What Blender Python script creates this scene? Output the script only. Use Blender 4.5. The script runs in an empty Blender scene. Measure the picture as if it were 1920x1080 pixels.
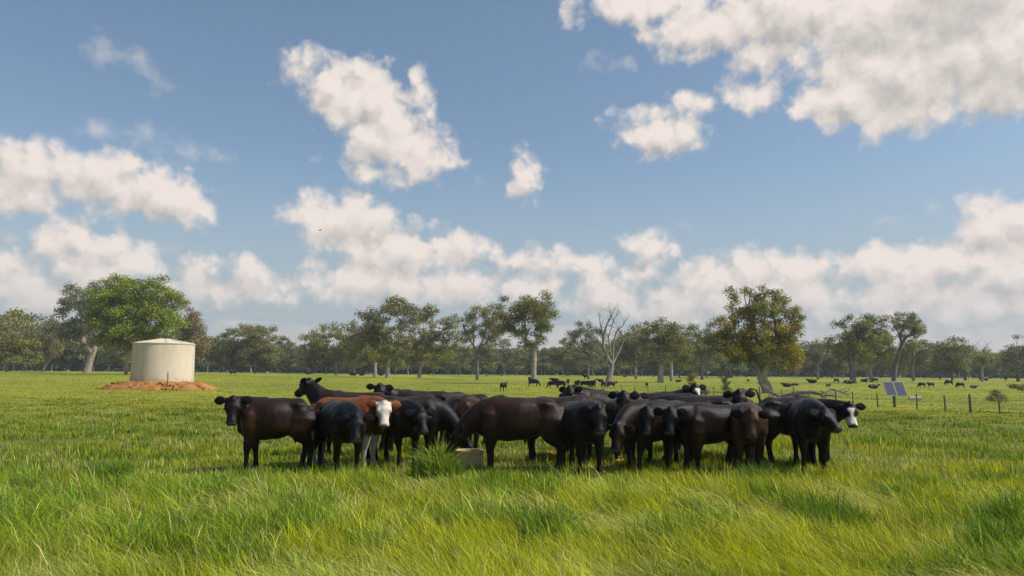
import bpy, bmesh, math, random
import numpy as np
from mathutils import Vector, Matrix

# ------------------------------------------------------------------ camera, sky, sun, exposure
S = bpy.context.scene
COL = S.collection
FPX = 1400.0            # focal length in pixels of a 1920 px wide picture
EYE = 1.85
YH = 700.0              # row of the horizon in the middle of the picture
PITCH = math.atan((YH - 540.0) / FPX)
ROLL = math.radians(0.39)
cam = bpy.data.objects.new('camera', bpy.data.cameras.new('camera'))
COL.objects.link(cam)
cam.data.sensor_width = 36.0
cam.data.lens = 36.0 * FPX / 1920.0
cam.data.clip_start = 0.1
cam.data.clip_end = 12000.0
CAMROT = Matrix.Rotation(math.pi / 2 + PITCH, 3, 'X') @ Matrix.Rotation(ROLL, 3, 'Z')
cam.matrix_world = Matrix.Translation((0, 0, EYE)) @ CAMROT.to_4x4()
S.camera = cam

SUN_EL = math.radians(50.0)
SUN_AZ = math.radians(100.0)     # clockwise from +Y (the way the camera looks)
sun_dir = Vector((math.sin(SUN_AZ) * math.cos(SUN_EL), math.cos(SUN_AZ) * math.cos(SUN_EL), math.sin(SUN_EL)))
sl = bpy.data.lights.new('sun', 'SUN')
sl.energy = 4.9
sl.angle = math.radians(0.5)
sl.color = (1.0, 0.94, 0.86)
sun = bpy.data.objects.new('sun', sl)
sun.rotation_euler = sun_dir.to_track_quat('Z', 'Y').to_euler()
COL.objects.link(sun)
S.view_settings.view_transform = 'Standard'
S.view_settings.look = 'None'
S.view_settings.gamma = 1.0
S.view_settings.exposure = 0.0
S.render.engine = 'CYCLES'
S.cycles.use_denoising = True
S.cycles.max_bounces = 6
S.cycles.diffuse_bounces = 3
S.cycles.glossy_bounces = 2
S.cycles.transmission_bounces = 3
S.cycles.transparent_max_bounces = 6
S.cycles.volume_bounces = 0
S.cycles.sample_clamp_indirect = 6.0

def ray(px, py):
    d = CAMROT @ Vector(((px - 960.0) / FPX, (540.0 - py) / FPX, -1.0))
    return d.normalized()
def azel(px, py):
    d = ray(px, py)
    return math.degrees(math.atan2(d.x, d.y)), math.degrees(math.asin(d.z))

# --- node helpers
class NT:
    def __init__(s, nt): s.nt = nt; s.n = nt.nodes; s.l = nt.links
    def new(s, t, **kw):
        n = s.n.new(t)
        for k, v in kw.items(): setattr(n, k, v)
        return n
    def link(s, a, b): s.l.new(a, b)
    def put(s, inp, v):
        if isinstance(v, bpy.types.NodeSocket): s.l.new(v, inp)
        elif v is not None: inp.default_value = v
    def math(s, op, a, b=None, c=None, clamp=False):
        n = s.n.new('ShaderNodeMath'); n.operation = op; n.use_clamp = clamp
        s.put(n.inputs[0], a); s.put(n.inputs[1], b)
        if c is not None: s.put(n.inputs[2], c)
        return n.outputs[0]
    def vec(s, op, a, b=None, c=None, out=0):
        n = s.n.new('ShaderNodeVectorMath'); n.operation = op
        s.put(n.inputs[0], a)
        if b is not None: s.put(n.inputs[1], b)
        if c is not None: s.put(n.inputs[2], c)
        return n.outputs[out]
    def noise(s, v, scale, detail=3, rough=0.55, dist=0.0, out='Fac'):
        n = s.n.new('ShaderNodeTexNoise'); s.put(n.inputs['Vector'], v)
        n.inputs['Scale'].default_value = scale; n.inputs['Detail'].default_value = detail
        n.inputs['Roughness'].default_value = rough; n.inputs['Distortion'].default_value = dist
        return n.outputs[out]
    def ramp(s, v, a, b, smooth=True):
        n = s.n.new('ShaderNodeMapRange'); n.interpolation_type = 'SMOOTHSTEP' if smooth else 'LINEAR'
        s.put(n.inputs['Value'], v); s.put(n.inputs['From Min'], a); s.put(n.inputs['From Max'], b)
        return n.outputs[0]
    def mix(s, f, a, b, mode='MIX'):
        n = s.n.new('ShaderNodeMix'); n.data_type = 'RGBA'; n.blend_type = mode
        s.put(n.inputs[0], f)
        for i, v in ((6, a), (7, b)):
            if isinstance(v, tuple) and len(v) == 3: v = v + (1.0,)
            s.put(n.inputs[i], v)
        return n.outputs[2]

world = bpy.data.worlds.new('World')
S.world = world
world.use_nodes = True
W = NT(world.node_tree)
W.n.clear()
sky = W.new('ShaderNodeTexSky', sky_type='NISHITA')
sky.sun_disc = False
sky.sun_elevation = SUN_EL
sky.sun_rotation = SUN_AZ
sky.air_density = 1.0
sky.dust_density = 1.6
sky.ozone_density = 1.0
SKY_STRENGTH = 0.124

# clouds: each blob is (px, py, rx, ry) of the photograph turned into azimuth and elevation, in degrees
PUFFS = [
 (740,230,60,50),(660,200,40,40),
 (1500,20,190,70),(1750,0,300,125),(1690,130,200,90),(1890,110,160,110),(1590,190,85,52),(1700,210,110,38),(1200,5,105,34),(1330,45,120,52),(1450,95,70,40),
 (575,128,34,26),(628,168,52,46),(700,185,52,58),(722,258,78,55),(800,288,52,40),(783,185,14,34),(715,322,48,14),
 (1423,178,32,26),(1320,193,36,15),(1262,210,46,16),(1238,250,68,34),(983,335,22,28),
 (40,330,70,66),(-60,330,80,60),(205,345,80,54),(300,368,75,44),(352,382,40,34),
 (122,455,40,42),(235,490,62,34),(175,520,70,38),(50,540,95,42),(5,505,34,30),
 (370,510,30,22),(462,508,27,24),(430,545,100,26),
 (585,400,42,22),(655,420,78,50),(745,472,85,44),(860,468,52,32),(700,530,110,40),(860,545,85,34),
 (1040,495,92,17),(1222,467,42,28),(1202,522,20,14),(1005,540,55,30),(1130,555,75,38),
 (1340,525,85,36),(1425,505,52,34),(1508,510,50,36),(1460,560,140,46),(1290,570,90,36),
 (1655,500,70,34),(1760,492,92,46),(1865,432,75,48),(1900,500,100,55),(1700,550,120,36),(1850,570,120,40),
]
WISPS = [(255,252,62,26),(182,240,26,20),(345,284,52,16),(230,103,52,17),(280,143,22,8),(1150,112,26,10),(20,450,26,22),(330,470,40,16),(1690,404,22,8),(1855,235,12,14),(760,340,60,8)]
def blob_params(b):
    a0, e0 = azel(b[0], b[1])
    a1, _ = azel(b[0] + b[2], b[1]); _, e1 = azel(b[0], b[1] - b[3])
    rx, ry = abs(a1 - a0), abs(e1 - e0)
    return a0, e0, rx, ry
def cloud_group():
    g = bpy.data.node_groups.new('cloud_field', 'ShaderNodeTree')
    g.interface.new_socket('P', in_out='INPUT', socket_type='NodeSocketVector')
    g.interface.new_socket('Puff', in_out='OUTPUT', socket_type='NodeSocketFloat')
    g.interface.new_socket('Wisp', in_out='OUTPUT', socket_type='NodeSocketFloat')
    g.interface.new_socket('Billow', in_out='OUTPUT', socket_type='NodeSocketFloat')
    G = NT(g)
    gi = G.new('NodeGroupInput'); go = G.new('NodeGroupOutput')
    P = gi.outputs[0]
    warp = G.noise(P, 0.22, 2, 0.5, out='Color')
    Pw = G.vec('ADD', P, G.vec('MULTIPLY', G.vec('SUBTRACT', warp, (0.5, 0.5, 0.5)), (1.5, 1.2, 0.0)))
    def field(blobs, k):
        acc = None
        for b in blobs:
            a, e, rx, ry = blob_params(b)
            q = G.vec('MULTIPLY_ADD', Pw, (1 / rx, 1 / ry, 0), (-a / rx, -e / ry, 0))
            r = G.vec('LENGTH', q, out=1)
            m = min(rx, ry)
            v = G.math('MULTIPLY_ADD', r, -m, m)
            if acc is None: acc = v
            else:
                n = G.new('ShaderNodeMath', operation='SMOOTH_MAX')
                G.put(n.inputs[0], acc); G.put(n.inputs[1], v); n.inputs[2].default_value = k
                acc = n.outputs[0]
        return acc
    puff = field(PUFFS, 0.5)
    wisp = field(WISPS, 0.5)
    fbm = G.noise(P, 0.55, 6, 0.50)
    vo = G.new('ShaderNodeTexVoronoi', feature='SMOOTH_F1')
    G.put(vo.inputs['Vector'], G.vec('ADD', P, G.vec('MULTIPLY', G.noise(P, 1.1, 2, 0.5, out='Color'), (1.1, 1.1, 0))))
    vo.inputs['Scale'].default_value = 0.62
    vo.inputs['Detail'].default_value = 2.0
    vo.inputs['Roughness'].default_value = 0.5
    vo.inputs['Smoothness'].default_value = 0.5
    bil = G.math('SUBTRACT', 0.62, vo.outputs['Distance'])
    nz = G.math('ADD', G.math('MULTIPLY_ADD', G.math('SUBTRACT', fbm, 0.5), 3.0, 0.75), G.math('MULTIPLY', bil, 1.1))
    G.link(G.math('ADD', puff, nz), go.inputs[0])
    G.link(G.math('ADD', wisp, G.math('MULTIPLY', G.math('SUBTRACT', fbm, 0.5), 4.5)), go.inputs[1])
    G.link(bil, go.inputs[2])
    return g
cg = cloud_group()
tc = W.new('ShaderNodeTexCoord')
sep = W.new('ShaderNodeSeparateXYZ')
W.link(tc.outputs['Generated'], sep.inputs[0])
az = W.math('MULTIPLY', W.math('ARCTAN2', sep.outputs[0], sep.outputs[1]), 57.29578)
el = W.math('MULTIPLY', W.math('ARCSINE', sep.outputs[2]), 57.29578)
cmb = W.new('ShaderNodeCombineXYZ')
W.link(az, cmb.inputs[0]); W.link(el, cmb.inputs[1])
P0 = cmb.outputs[0]
def use(Pv):
    n = W.new('ShaderNodeGroup'); n.node_tree = cg; W.link(Pv, n.inputs[0]); return n.outputs
c0 = use(P0)
c1 = use(W.vec('ADD', P0, (0.40, 1.05, 0)))
# a low bank of broken cumulus near the horizon and scattered cloud outside the mapped part
bank = W.noise(W.vec('MULTIPLY', P0, (0.10, 0.32, 0)), 1.0, 6, 0.6)
low = W.math('ADD', W.math('MULTIPLY', W.math('SUBTRACT', bank, 0.42), 9.0), W.math('MULTIPLY_ADD', el, -0.75, 1.9))
puff0 = W.math('MAXIMUM', c0[0], low)
mask = W.ramp(puff0, -0.40, 1.05)
wm = W.math('MULTIPLY', W.ramp(c0[1], -0.5, 2.2), 0.62)
rel = W.math('MULTIPLY', W.math('SUBTRACT', c0[0], c1[0]), 0.33)
bank2 = W.noise(W.vec('MULTIPLY', P0, (0.30, 0.5, 0)), 1.0, 3, 0.5)
broad = W.noise(W.vec('MULTIPLY', W.vec('ADD', P0, (0, -2.2, 0)), (0.13, 0.17, 0)), 1.0, 2, 0.5)
deep = W.ramp(c0[0], 1.2, 5.5)
lit = W.math('ADD', W.math('ADD', 0.76, rel), W.math('MULTIPLY', W.math('SUBTRACT', bank2, 0.5), 0.35))
lit = W.math('ADD', lit, W.math('MULTIPLY', W.math('SUBTRACT', c0[2], W.math('MULTIPLY_ADD', c1[2], 0.5, 0.10)), 0.26))
lit = W.math('SUBTRACT', lit, W.math('MULTIPLY', deep, 0.5))
lit = W.math('ADD', lit, W.math('MULTIPLY', W.math('SUBTRACT', broad, 0.5), 0.5), clamp=True)
ccol = W.mix(lit, (0.48, 0.465, 0.445), (0.88, 0.79, 0.73))
lowmix = W.math('MULTIPLY', W.ramp(el, 9.0, 0.0), 0.55)
ccol = W.mix(lowmix, ccol, (0.60, 0.585, 0.585))
mask_all = W.math('MAXIMUM', mask, wm)
mask_all = W.math('MULTIPLY', mask_all, W.math('SUBTRACT', 1.0, W.math('MULTIPLY', W.ramp(el, 8.0, 0.0), 0.3)))
bg1 = W.new('ShaderNodeBackground'); bg1.inputs['Strength'].default_value = SKY_STRENGTH
hsv = W.new('ShaderNodeHueSaturation'); hsv.inputs['Saturation'].default_value = 0.96
W.link(sky.outputs[0], hsv.inputs['Color'])
W.link(W.mix(1.0, hsv.outputs[0], (0.94, 1.01, 1.0), 'MULTIPLY'), bg1.inputs['Color'])
skyc = W.mix(W.math('MULTIPLY', W.ramp(el, 17.0, 2.0), 0.8), W.mix(1.0, hsv.outputs[0], (0.94, 1.01, 1.0), 'MULTIPLY'), (3.3, 3.75, 4.1))
W.link(skyc, bg1.inputs['Color'])
bg2 = W.new('ShaderNodeBackground'); bg2.inputs['Strength'].default_value = 1.0
W.link(ccol, bg2.inputs['Color'])
mx = W.new('ShaderNodeMixShader')
W.link(mask_all, mx.inputs[0]); W.link(bg1.outputs[0], mx.inputs[1]); W.link(bg2.outputs[0], mx.inputs[2])
wo = W.new('ShaderNodeOutputWorld')
W.link(mx.outputs[0], wo.inputs[0])
world.cycles.sampling_method = 'MANUAL'
world.cycles.sample_map_resolution = 256

# ------------------------------------------------------------------ helpers
rng = np.random.default_rng(7)
def sm(a, b, x):
    t = np.clip((x - a) / (b - a), 0, 1); return t * t * (3 - 2 * t)
_perm = np.random.default_rng(99).random((64, 64, 64))
def vnoise(p, seed=0):
    """value noise in 0..1 for an (n,3) array"""
    p = np.asarray(p, float) + seed * 17.31
    i = np.floor(p).astype(int); f = p - i; f = f * f * (3 - 2 * f)
    r = 0
    for dx in (0, 1):
        for dy in (0, 1):
            for dz in (0, 1):
                w = (f[:, 0] if dx else 1 - f[:, 0]) * (f[:, 1] if dy else 1 - f[:, 1]) * (f[:, 2] if dz else 1 - f[:, 2])
                r = r + w * _perm[(i[:, 0] + dx) % 64, (i[:, 1] + dy) % 64, (i[:, 2] + dz) % 64]
    return r
def fbm(p, octv=3, seed=0):
    r = 0; a = 0.5; t = 0
    for o in range(octv):
        r = r + a * vnoise(np.asarray(p) * 2 ** o, seed + o); t += a; a *= 0.5
    return r / t
def xy3(x, y, s): return np.stack([np.asarray(x) * s, np.asarray(y) * s, np.zeros_like(np.asarray(x, float))], 1)

def ground_z(x, y):
    x = np.asarray(x, float); y = np.asarray(y, float)
    d = np.hypot(x, y)
    lf = sm(0.12, 0.45, -x / np.maximum(y, 1.0)) * (y > 1)
    z = 1.15 * sm(95, 300, d) * (1 - 0.5 * lf) + lf * (0.42 * sm(25, 55, d) + 0.5 * sm(70, 160, d))
    z = z + 0.05 * (vnoise(xy3(x, y, 0.11).reshape(-1, 3)).reshape(x.shape) - 0.5) * sm(3, 20, d) if x.ndim else z + 0.05 * (float(vnoise(np.array([[float(x) * 0.11, float(y) * 0.11, 0]]))[0]) - 0.5) * float(sm(3, 20, d))
    return z
def at(px, depth, py=700.0):
    """the ground point under picture column px at forward distance depth"""
    d = ray(px, py); x = d.x / d.y * depth
    return Vector((x, depth, float(ground_z(x, depth))))
def hit(px, py, fallback=260.0):
    """the ground point seen at a pixel"""
    d = ray(px, py); t = 4.0
    while t < 700:
        p = Vector((0, 0, EYE)) + d * t
        if p.z <= float(ground_z(p.x, p.y)): return Vector((p.x, p.y, float(ground_z(p.x, p.y))))
        t *= 1.01
    return at(px, fallback)

def tag(o, label=None, cat=None, group=None, kind=None):
    if label: o['label'] = label
    if cat: o['category'] = cat
    if group: o['group'] = group
    if kind: o['kind'] = kind
    return o
def empty(name, loc, rz=0.0, scale=1.0):
    o = bpy.data.objects.new(name, None); COL.objects.link(o)
    o.location = loc; o.rotation_euler = (0, 0, rz); o.scale = (scale,) * 3
    o.empty_display_size = 0.2
    return o
def link(name, me, mat=None, parent=None, loc=None):
    o = bpy.data.objects.new(name, me); COL.objects.link(o)
    if mat is not None and not len(me.materials): me.materials.append(mat)
    if parent is not None: o.parent = parent
    if loc is not None: o.location = loc
    return o
def mesh_np(name, V, F, smooth=False):
    """V (n,3); F an (m,k) array, or a list of such arrays"""
    me = bpy.data.meshes.new(name)
    Fs = F if isinstance(F, list) else [F]
    V = np.ascontiguousarray(V, dtype=np.float32)
    me.vertices.add(len(V)); me.vertices.foreach_set('co', V.ravel())
    loops = np.concatenate([f.ravel() for f in Fs]).astype(np.int32)
    cnt = np.concatenate([np.full(len(f), f.shape[1]) for f in Fs]).astype(np.int32)
    st = np.concatenate([[0], np.cumsum(cnt)[:-1]]).astype(np.int32)
    me.loops.add(len(loops)); me.loops.foreach_set('vertex_index', loops)
    me.polygons.add(len(cnt)); me.polygons.foreach_set('loop_start', st)
    me.polygons.foreach_set('use_smooth', np.full(len(cnt), smooth))
    me.update(calc_edges=True)
    return me
def attr(me, name, vals):
    vals = np.asarray(vals, np.float32)
    if vals.ndim == 2:
        if vals.shape[1] == 3: vals = np.concatenate([vals, np.ones((len(vals), 1), np.float32)], 1)
        a = me.attributes.new(name, 'FLOAT_COLOR', 'POINT'); a.data.foreach_set('color', vals.ravel())
    else:
        a = me.attributes.new(name, 'FLOAT', 'POINT'); a.data.foreach_set('value', vals)
def bm_mesh(bm, name, smooth=True):
    bmesh.ops.recalc_face_normals(bm, faces=bm.faces)
    me = bpy.data.meshes.new(name); bm.to_mesh(me); bm.free()
    if smooth:
        for p in me.polygons: p.use_smooth = True
    return me
def principled(name, color=(0.5, 0.5, 0.5), rough=0.6, spec=0.5, metal=0.0):
    m = bpy.data.materials.new(name); m.use_nodes = True
    T = NT(m.node_tree); b = T.n['Principled BSDF']
    b.inputs['Base Color'].default_value = tuple(color) + (1.0,)
    b.inputs['Roughness'].default_value = rough
    b.inputs['Specular IOR Level'].default_value = spec
    b.inputs['Metallic'].default_value = metal
    return m, T, b
def noisy(name, c1, c2, scale=5.0, rough=0.7, bump=0.0, detail=4, spec=0.4, stretch=(1, 1, 1), metal=0.0):
    m, T, b = principled(name, c1, rough, spec, metal)
    t = T.new('ShaderNodeTexCoord')
    v = T.vec('MULTIPLY', t.outputs['Object'], stretch)
    f = T.noise(v, scale, detail, 0.6)
    T.link(T.mix(T.ramp(f, 0.32, 0.68), c1, c2), b.inputs['Base Color'])
    if bump:
        bp = T.new('ShaderNodeBump'); bp.inputs['Strength'].default_value = bump; bp.inputs['Distance'].default_value = 0.02
        T.link(T.noise(v, scale * 4, 4, 0.6), bp.inputs['Height']); T.link(bp.outputs[0], b.inputs['Normal'])
    return m

def tube(bm, pts, rad, side=(0, 1, 0), n=12, pw=2.0, caps=True):
    """a loft along pts; rad[i] = (half size along side, half size across) ; pw > 2 squares the section"""
    side = Vector(side); rings = []
    for i, p in enumerate(pts):
        p = Vector(p)
        d = (Vector(pts[min(i + 1, len(pts) - 1)]) - Vector(pts[max(i - 1, 0)])).normalized()
        s = side - d * side.dot(d)
        if s.length < 1e-3: s = Vector((1, 0, 0)) - d * d.x
        s.normalize(); u = d.cross(s)
        r = rad[i] if isinstance(rad[i], (tuple, list)) else (rad[i], rad[i])
        ring = []
        for k in range(n):
            t = 2 * math.pi * k / n
            c, q = math.cos(t), math.sin(t)
            c = math.copysign(abs(c) ** (2 / pw), c); q = math.copysign(abs(q) ** (2 / pw), q)
            ring.append(bm.verts.new(p + s * (c * r[0]) + u * (q * r[1])))
        rings.append(ring)
    for a, b in zip(rings, rings[1:]):
        for k in range(n):
            bm.faces.new((a[k], a[(k + 1) % n], b[(k + 1) % n], b[k]))
    if caps:
        bm.faces.new(rings[0][::-1]); bm.faces.new(rings[-1])
    return rings
def box(bm, c, size, rot=None):
    c = Vector(c); r = rot or Matrix.Identity(3)
    vs = []
    for x in (-1, 1):
        for y in (-1, 1):
            for z in (-1, 1):
                vs.append(bm.verts.new(c + r @ Vector((x * size[0] / 2, y * size[1] / 2, z * size[2] / 2))))
    for f in ((0, 1, 3, 2), (4, 6, 7, 5), (0, 4, 5, 1), (2, 3, 7, 6), (0, 2, 6, 4), (1, 5, 7, 3)):
        bm.faces.new([vs[i] for i in f])

# ------------------------------------------------------------------ ground
def build_ground():
    R = np.concatenate([[0.0], np.geomspace(1.2, 6000, 190)])
    A = np.linspace(0, 2 * np.pi, 361)[:-1]
    rr, aa = np.meshgrid(R[1:], A, indexing='ij')
    x = (rr * np.sin(aa)).ravel(); y = (rr * np.cos(aa)).ravel()
    z = ground_z(x, y)
    V = np.concatenate([[[0, 0, 0]], np.stack([x, y, z], 1)])
    n = 360; nr = len(R) - 1
    i = np.arange(nr - 1)[:, None] * n; j = np.arange(n)[None, :]; j2 = (j + 1) % n
    Q = np.stack([1 + i + j, 1 + i + j2, 1 + i + n + j2, 1 + i + n + j], -1).reshape(-1, 4)
    T = np.stack([np.zeros(n, int), 1 + j[0], 1 + j2[0]], 1)
    me = mesh_np('ground', V, [Q[:, ::-1], T[:, ::-1]], True)
    m, T_, b = principled('meadow', (0.1, 0.15, 0.02), 0.9, 0.15)
    g = T_.new('ShaderNodeNewGeometry')
    p = g.outputs['Position']
    big = T_.noise(T_.vec('MULTIPLY', p, (1, 0.35, 1)), 0.045, 4, 0.6)
    mid = T_.noise(T_.vec('MULTIPLY', p, (1, 0.6, 1)), 0.4, 5, 0.65)
    fine = T_.noise(p, 6.0, 4, 0.7)
    c = T_.mix(T_.ramp(big, 0.36, 0.64), (0.165, 0.19, 0.018), (0.26, 0.26, 0.02))
    c = T_.mix(T_.math('MULTIPLY', T_.ramp(mid, 0.45, 0.75), 0.6), c, (0.10, 0.17, 0.014))
    c = T_.mix(T_.math('MULTIPLY', T_.ramp(fine, 0.35, 0.75), 0.5), c, (0.25, 0.27, 0.05))
    # bare litter and shade between the blades close by
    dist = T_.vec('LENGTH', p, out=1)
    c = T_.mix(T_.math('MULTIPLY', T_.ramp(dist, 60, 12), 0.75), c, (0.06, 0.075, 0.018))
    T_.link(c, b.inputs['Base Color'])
    bp = T_.new('ShaderNodeBump'); bp.inputs['Strength'].default_value = 0.6; bp.inputs['Distance'].default_value = 0.15
    T_.link(T_.noise(p, 2.2, 5, 0.7), bp.inputs['Height']); T_.link(bp.outputs[0], b.inputs['Normal'])
    tag(link('ground', me, m), kind='structure')
build_ground()

# ------------------------------------------------------------------ grass
def leaf_mat(name, color_build, trans=0.35, rough=0.55, spec=0.35):
    m = bpy.data.materials.new(name); m.use_nodes = True
    T = NT(m.node_tree); b = T.n['Principled BSDF']; out = T.n['Material Output']
    c = color_build(T)
    T.link(c, b.inputs['Base Color'])
    b.inputs['Roughness'].default_value = rough; b.inputs['Specular IOR Level'].default_value = spec
    tr = T.new('ShaderNodeBsdfTranslucent')
    T.link(T.mix(1.0, c, (1.0, 1.0, 0.55), 'MULTIPLY'), tr.inputs['Color'])
    mxs = T.new('ShaderNodeMixShader'); mxs.inputs[0].default_value = trans
    T.link(b.outputs[0], mxs.inputs[1]); T.link(tr.outputs[0], mxs.inputs[2]); T.link(mxs.outputs[0], out.inputs['Surface'])
    return m
def blade_color(T):
    a = T.new('ShaderNodeAttribute', attribute_name='tint')
    return a.outputs['Color']
grass_mat = leaf_mat('grass_blade', blade_color, 0.42, 0.5, 0.28)

def blades(x, y, h, w, lean, leandir, color, curve=1.0, name='grass', seg=3):
    """ribbons; all arguments are arrays of one length"""
    n = len(x)
    z = ground_z(x, y) - 0.02
    th = rng.random(n) * np.pi
    wx, wy = np.cos(th), np.sin(th)
    ts = np.linspace(0, 1, seg + 1)
    V = []; C = []
    for t in ts[:-1]:
        hor = h * lean * (t ** (1 + curve)); ver = h * (t - 0.35 * lean * t ** 2)
        cx = x + hor * np.cos(leandir); cy = y + hor * np.sin(leandir); cz = z + ver
        ww = w * (1 - 0.55 * t) * 0.5
        V.append(np.stack([cx - wx * ww, cy - wy * ww, cz], 1)); V.append(np.stack([cx + wx * ww, cy + wy * ww, cz], 1))
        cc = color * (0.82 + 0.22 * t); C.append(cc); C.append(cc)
    hor = h * lean; ver = h * (1 - 0.35 * lean)
    V.append(np.stack([x + hor * np.cos(leandir), y + hor * np.sin(leandir), z + ver], 1)); C.append(color * 1.05)
    k = 2 * seg + 1
    V = np.stack(V, 1).reshape(-1, 3); C = np.stack(C, 1).reshape(-1, 3)
    base = np.arange(n)[:, None] * k
    Q = np.concatenate([base + np.array([[2 * s, 2 * s + 1, 2 * s + 3, 2 * s + 2]]) for s in range(seg - 1)])
    Tt = base + np.array([[2 * seg - 2, 2 * seg - 1, 2 * seg]])
    me = mesh_np(name, V, [Q, Tt], False)
    attr(me, 'tint', C)
    return me

GRASS_N = 620000
def mixc(a, b, f): return a + (b - a) * f[:, None]
def build_grass():
    n = GRASS_N
    d = np.exp(rng.uniform(math.log(4.6), math.log(170), n))
    ang = rng.uniform(-0.74, 0.74, n)
    y = d; x = d * np.tan(ang)
    nc = 15000      # tussocks: near blades gather round their centres and share height, lean and hue
    cd = np.exp(rng.uniform(math.log(4.6), math.log(40), nc)); ca = rng.uniform(-0.74, 0.74, nc)
    kc = rng.integers(0, nc, n)
    pull = (d < 32) & (rng.random(n) < 0.72)
    r = (0.05 + 0.06 * rng.random(n)) * (1 + 0.05 * cd[kc])
    ox, oy = rng.standard_normal(n), rng.standard_normal(n)
    x = np.where(pull, cd[kc] * np.tan(ca[kc]) + r * ox, x)
    y = np.where(pull, cd[kc] + r * oy, y)
    d = y
    th_ = np.where(pull, (rng.random(nc) * .75 + .62)[kc], .85)
    tl_ = np.where(pull, (rng.standard_normal(nc) * .75)[kc], 0.0)
    tc_ = np.where(pull, (rng.random(nc) * .60 + .68)[kc], .9)
    tg_ = np.where(pull, rng.random(nc)[kc], .5)
    patch = fbm(xy3(x, y, 0.55), 3, 2)
    patch2 = fbm(xy3(x, y * 0.5, 0.16), 3, 9)
    lush = fbm(xy3(x, y, 0.9), 2, 21)
    h = 0.35 * (0.45 + 1.1 * patch) * (0.55 + 0.75 * rng.random(n)) * th_
    near = 1 - sm(11.0, 13.5, y)
    h *= 0.46 + 0.54 * near
    h *= 1 - 0.55 * sm(18, 50, y)
    # hollows where the grass is laid flat
    hol = np.zeros(n)
    for hx, hy, rx, ry, an in HOLLOWS:
        c, s = math.cos(an), math.sin(an)
        u = ((x - hx) * c + (y - hy) * s) / rx; v = (-(x - hx) * s + (y - hy) * c) / ry
        hol = np.maximum(hol, np.exp(-(u * u + v * v) * 1.6))
    h *= 1 - 0.8 * hol
    w = np.maximum(0.0046, d * 0.00072) * (0.6 + 0.8 * rng.random(n))
    wf = fbm(xy3(x, y, 0.38), 2, 31)
    lushf = .9 * sm(0.52, 0.64, fbm(xy3(x, y * 1.2, 0.95), 3, 21))            # broad-leaved lush tufts
    seedf = sm(0.50, 0.62, fbm(xy3(x, y, 0.8), 3, 61)) * (1 - lushf)       # laid, seeding, pale grass
    lean = np.clip(0.26 + 0.75 * wf * near + 0.55 * seedf * near - 0.12 * lushf + 0.26 * rng.standard_normal(n), 0.03, 1.35)
    ld = math.pi * 0.95 + (fbm(xy3(x, y, 0.9), 2, 41) - 0.5) * 3.6 + 0.5 * rng.standard_normal(n) + tl_ * (1 + .6 * lushf)
    w *= 1 + 1.1 * lushf * (rng.random(n) < .6)
    h *= 1 - 0.22 * seedf
    g1 = np.array([0.235, 0.335, 0.010]); g2 = np.array([0.44, 0.48, 0.010]); deep = np.array([0.15, 0.285, 0.014])
    straw = np.array([0.60, 0.57, 0.20]); pale = np.array([0.46, 0.53, 0.085])
    col = mixc(np.repeat(g1[None], n, 0), g2, sm(0.36, 0.64, patch2))
    col = mixc(col, deep[None], 0.9 * lushf)
    col = mixc(col, pale[None], seedf * (.35 + .6 * rng.random(n)))
    st = rng.random(n) < 0.04 + 0.20 * seedf
    col[st] = straw * (0.7 + 0.5 * rng.random(st.sum()))[:, None]
    h[st] *= 1.15
    col = mixc(col, np.array([[0.15, 0.29, 0.018]]), 0.5 * sm(.55, .95, tg_))
    brown = (rng.random(n) < .05) & ~st
    col[brown] = np.array([.20, .15, .06])
    rn_ = 0.38 + 1.22 * rng.random(n) ** 1.4
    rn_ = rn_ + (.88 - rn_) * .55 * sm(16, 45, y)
    col *= np.array([.95, .90, 1.0])
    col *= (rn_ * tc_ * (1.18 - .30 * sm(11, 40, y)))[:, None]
    col *= (.84 + .34 * fbm(np.stack([x * .035, y * .10, 0 * x], 1), 3, 71))[:, None]
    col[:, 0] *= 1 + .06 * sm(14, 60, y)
    nr = y < 26
    def sub(mk, seg, name): return blades(x[mk], y[mk], h[mk], w[mk], lean[mk], ld[mk], col[mk], 0.9, name, seg)
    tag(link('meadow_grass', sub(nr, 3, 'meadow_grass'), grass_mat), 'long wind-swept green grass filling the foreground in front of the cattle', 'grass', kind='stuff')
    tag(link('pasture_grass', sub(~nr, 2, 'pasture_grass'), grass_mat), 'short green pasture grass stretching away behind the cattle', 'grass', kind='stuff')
_hw = [(1545, 985, 1.2, 0.8, -0.6), (1130, 905, 0.5, 0.3, 0.3), (1790, 905, 0.7, 0.3, 0.1), (380, 905, 0.9, 0.3, 0.2), (1010, 990, 0.35, 0.2, 0.6), (150, 830, 1.6, 0.5, 0.0), (760, 1010, 0.5, 0.2, -0.5), (1900, 1000, 0.4, 0.25, 0.5)]
HOLLOWS = [(hit(a, b).x, hit(a, b).y, c, d, e) for a, b, c, d, e in _hw]
build_grass()

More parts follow.
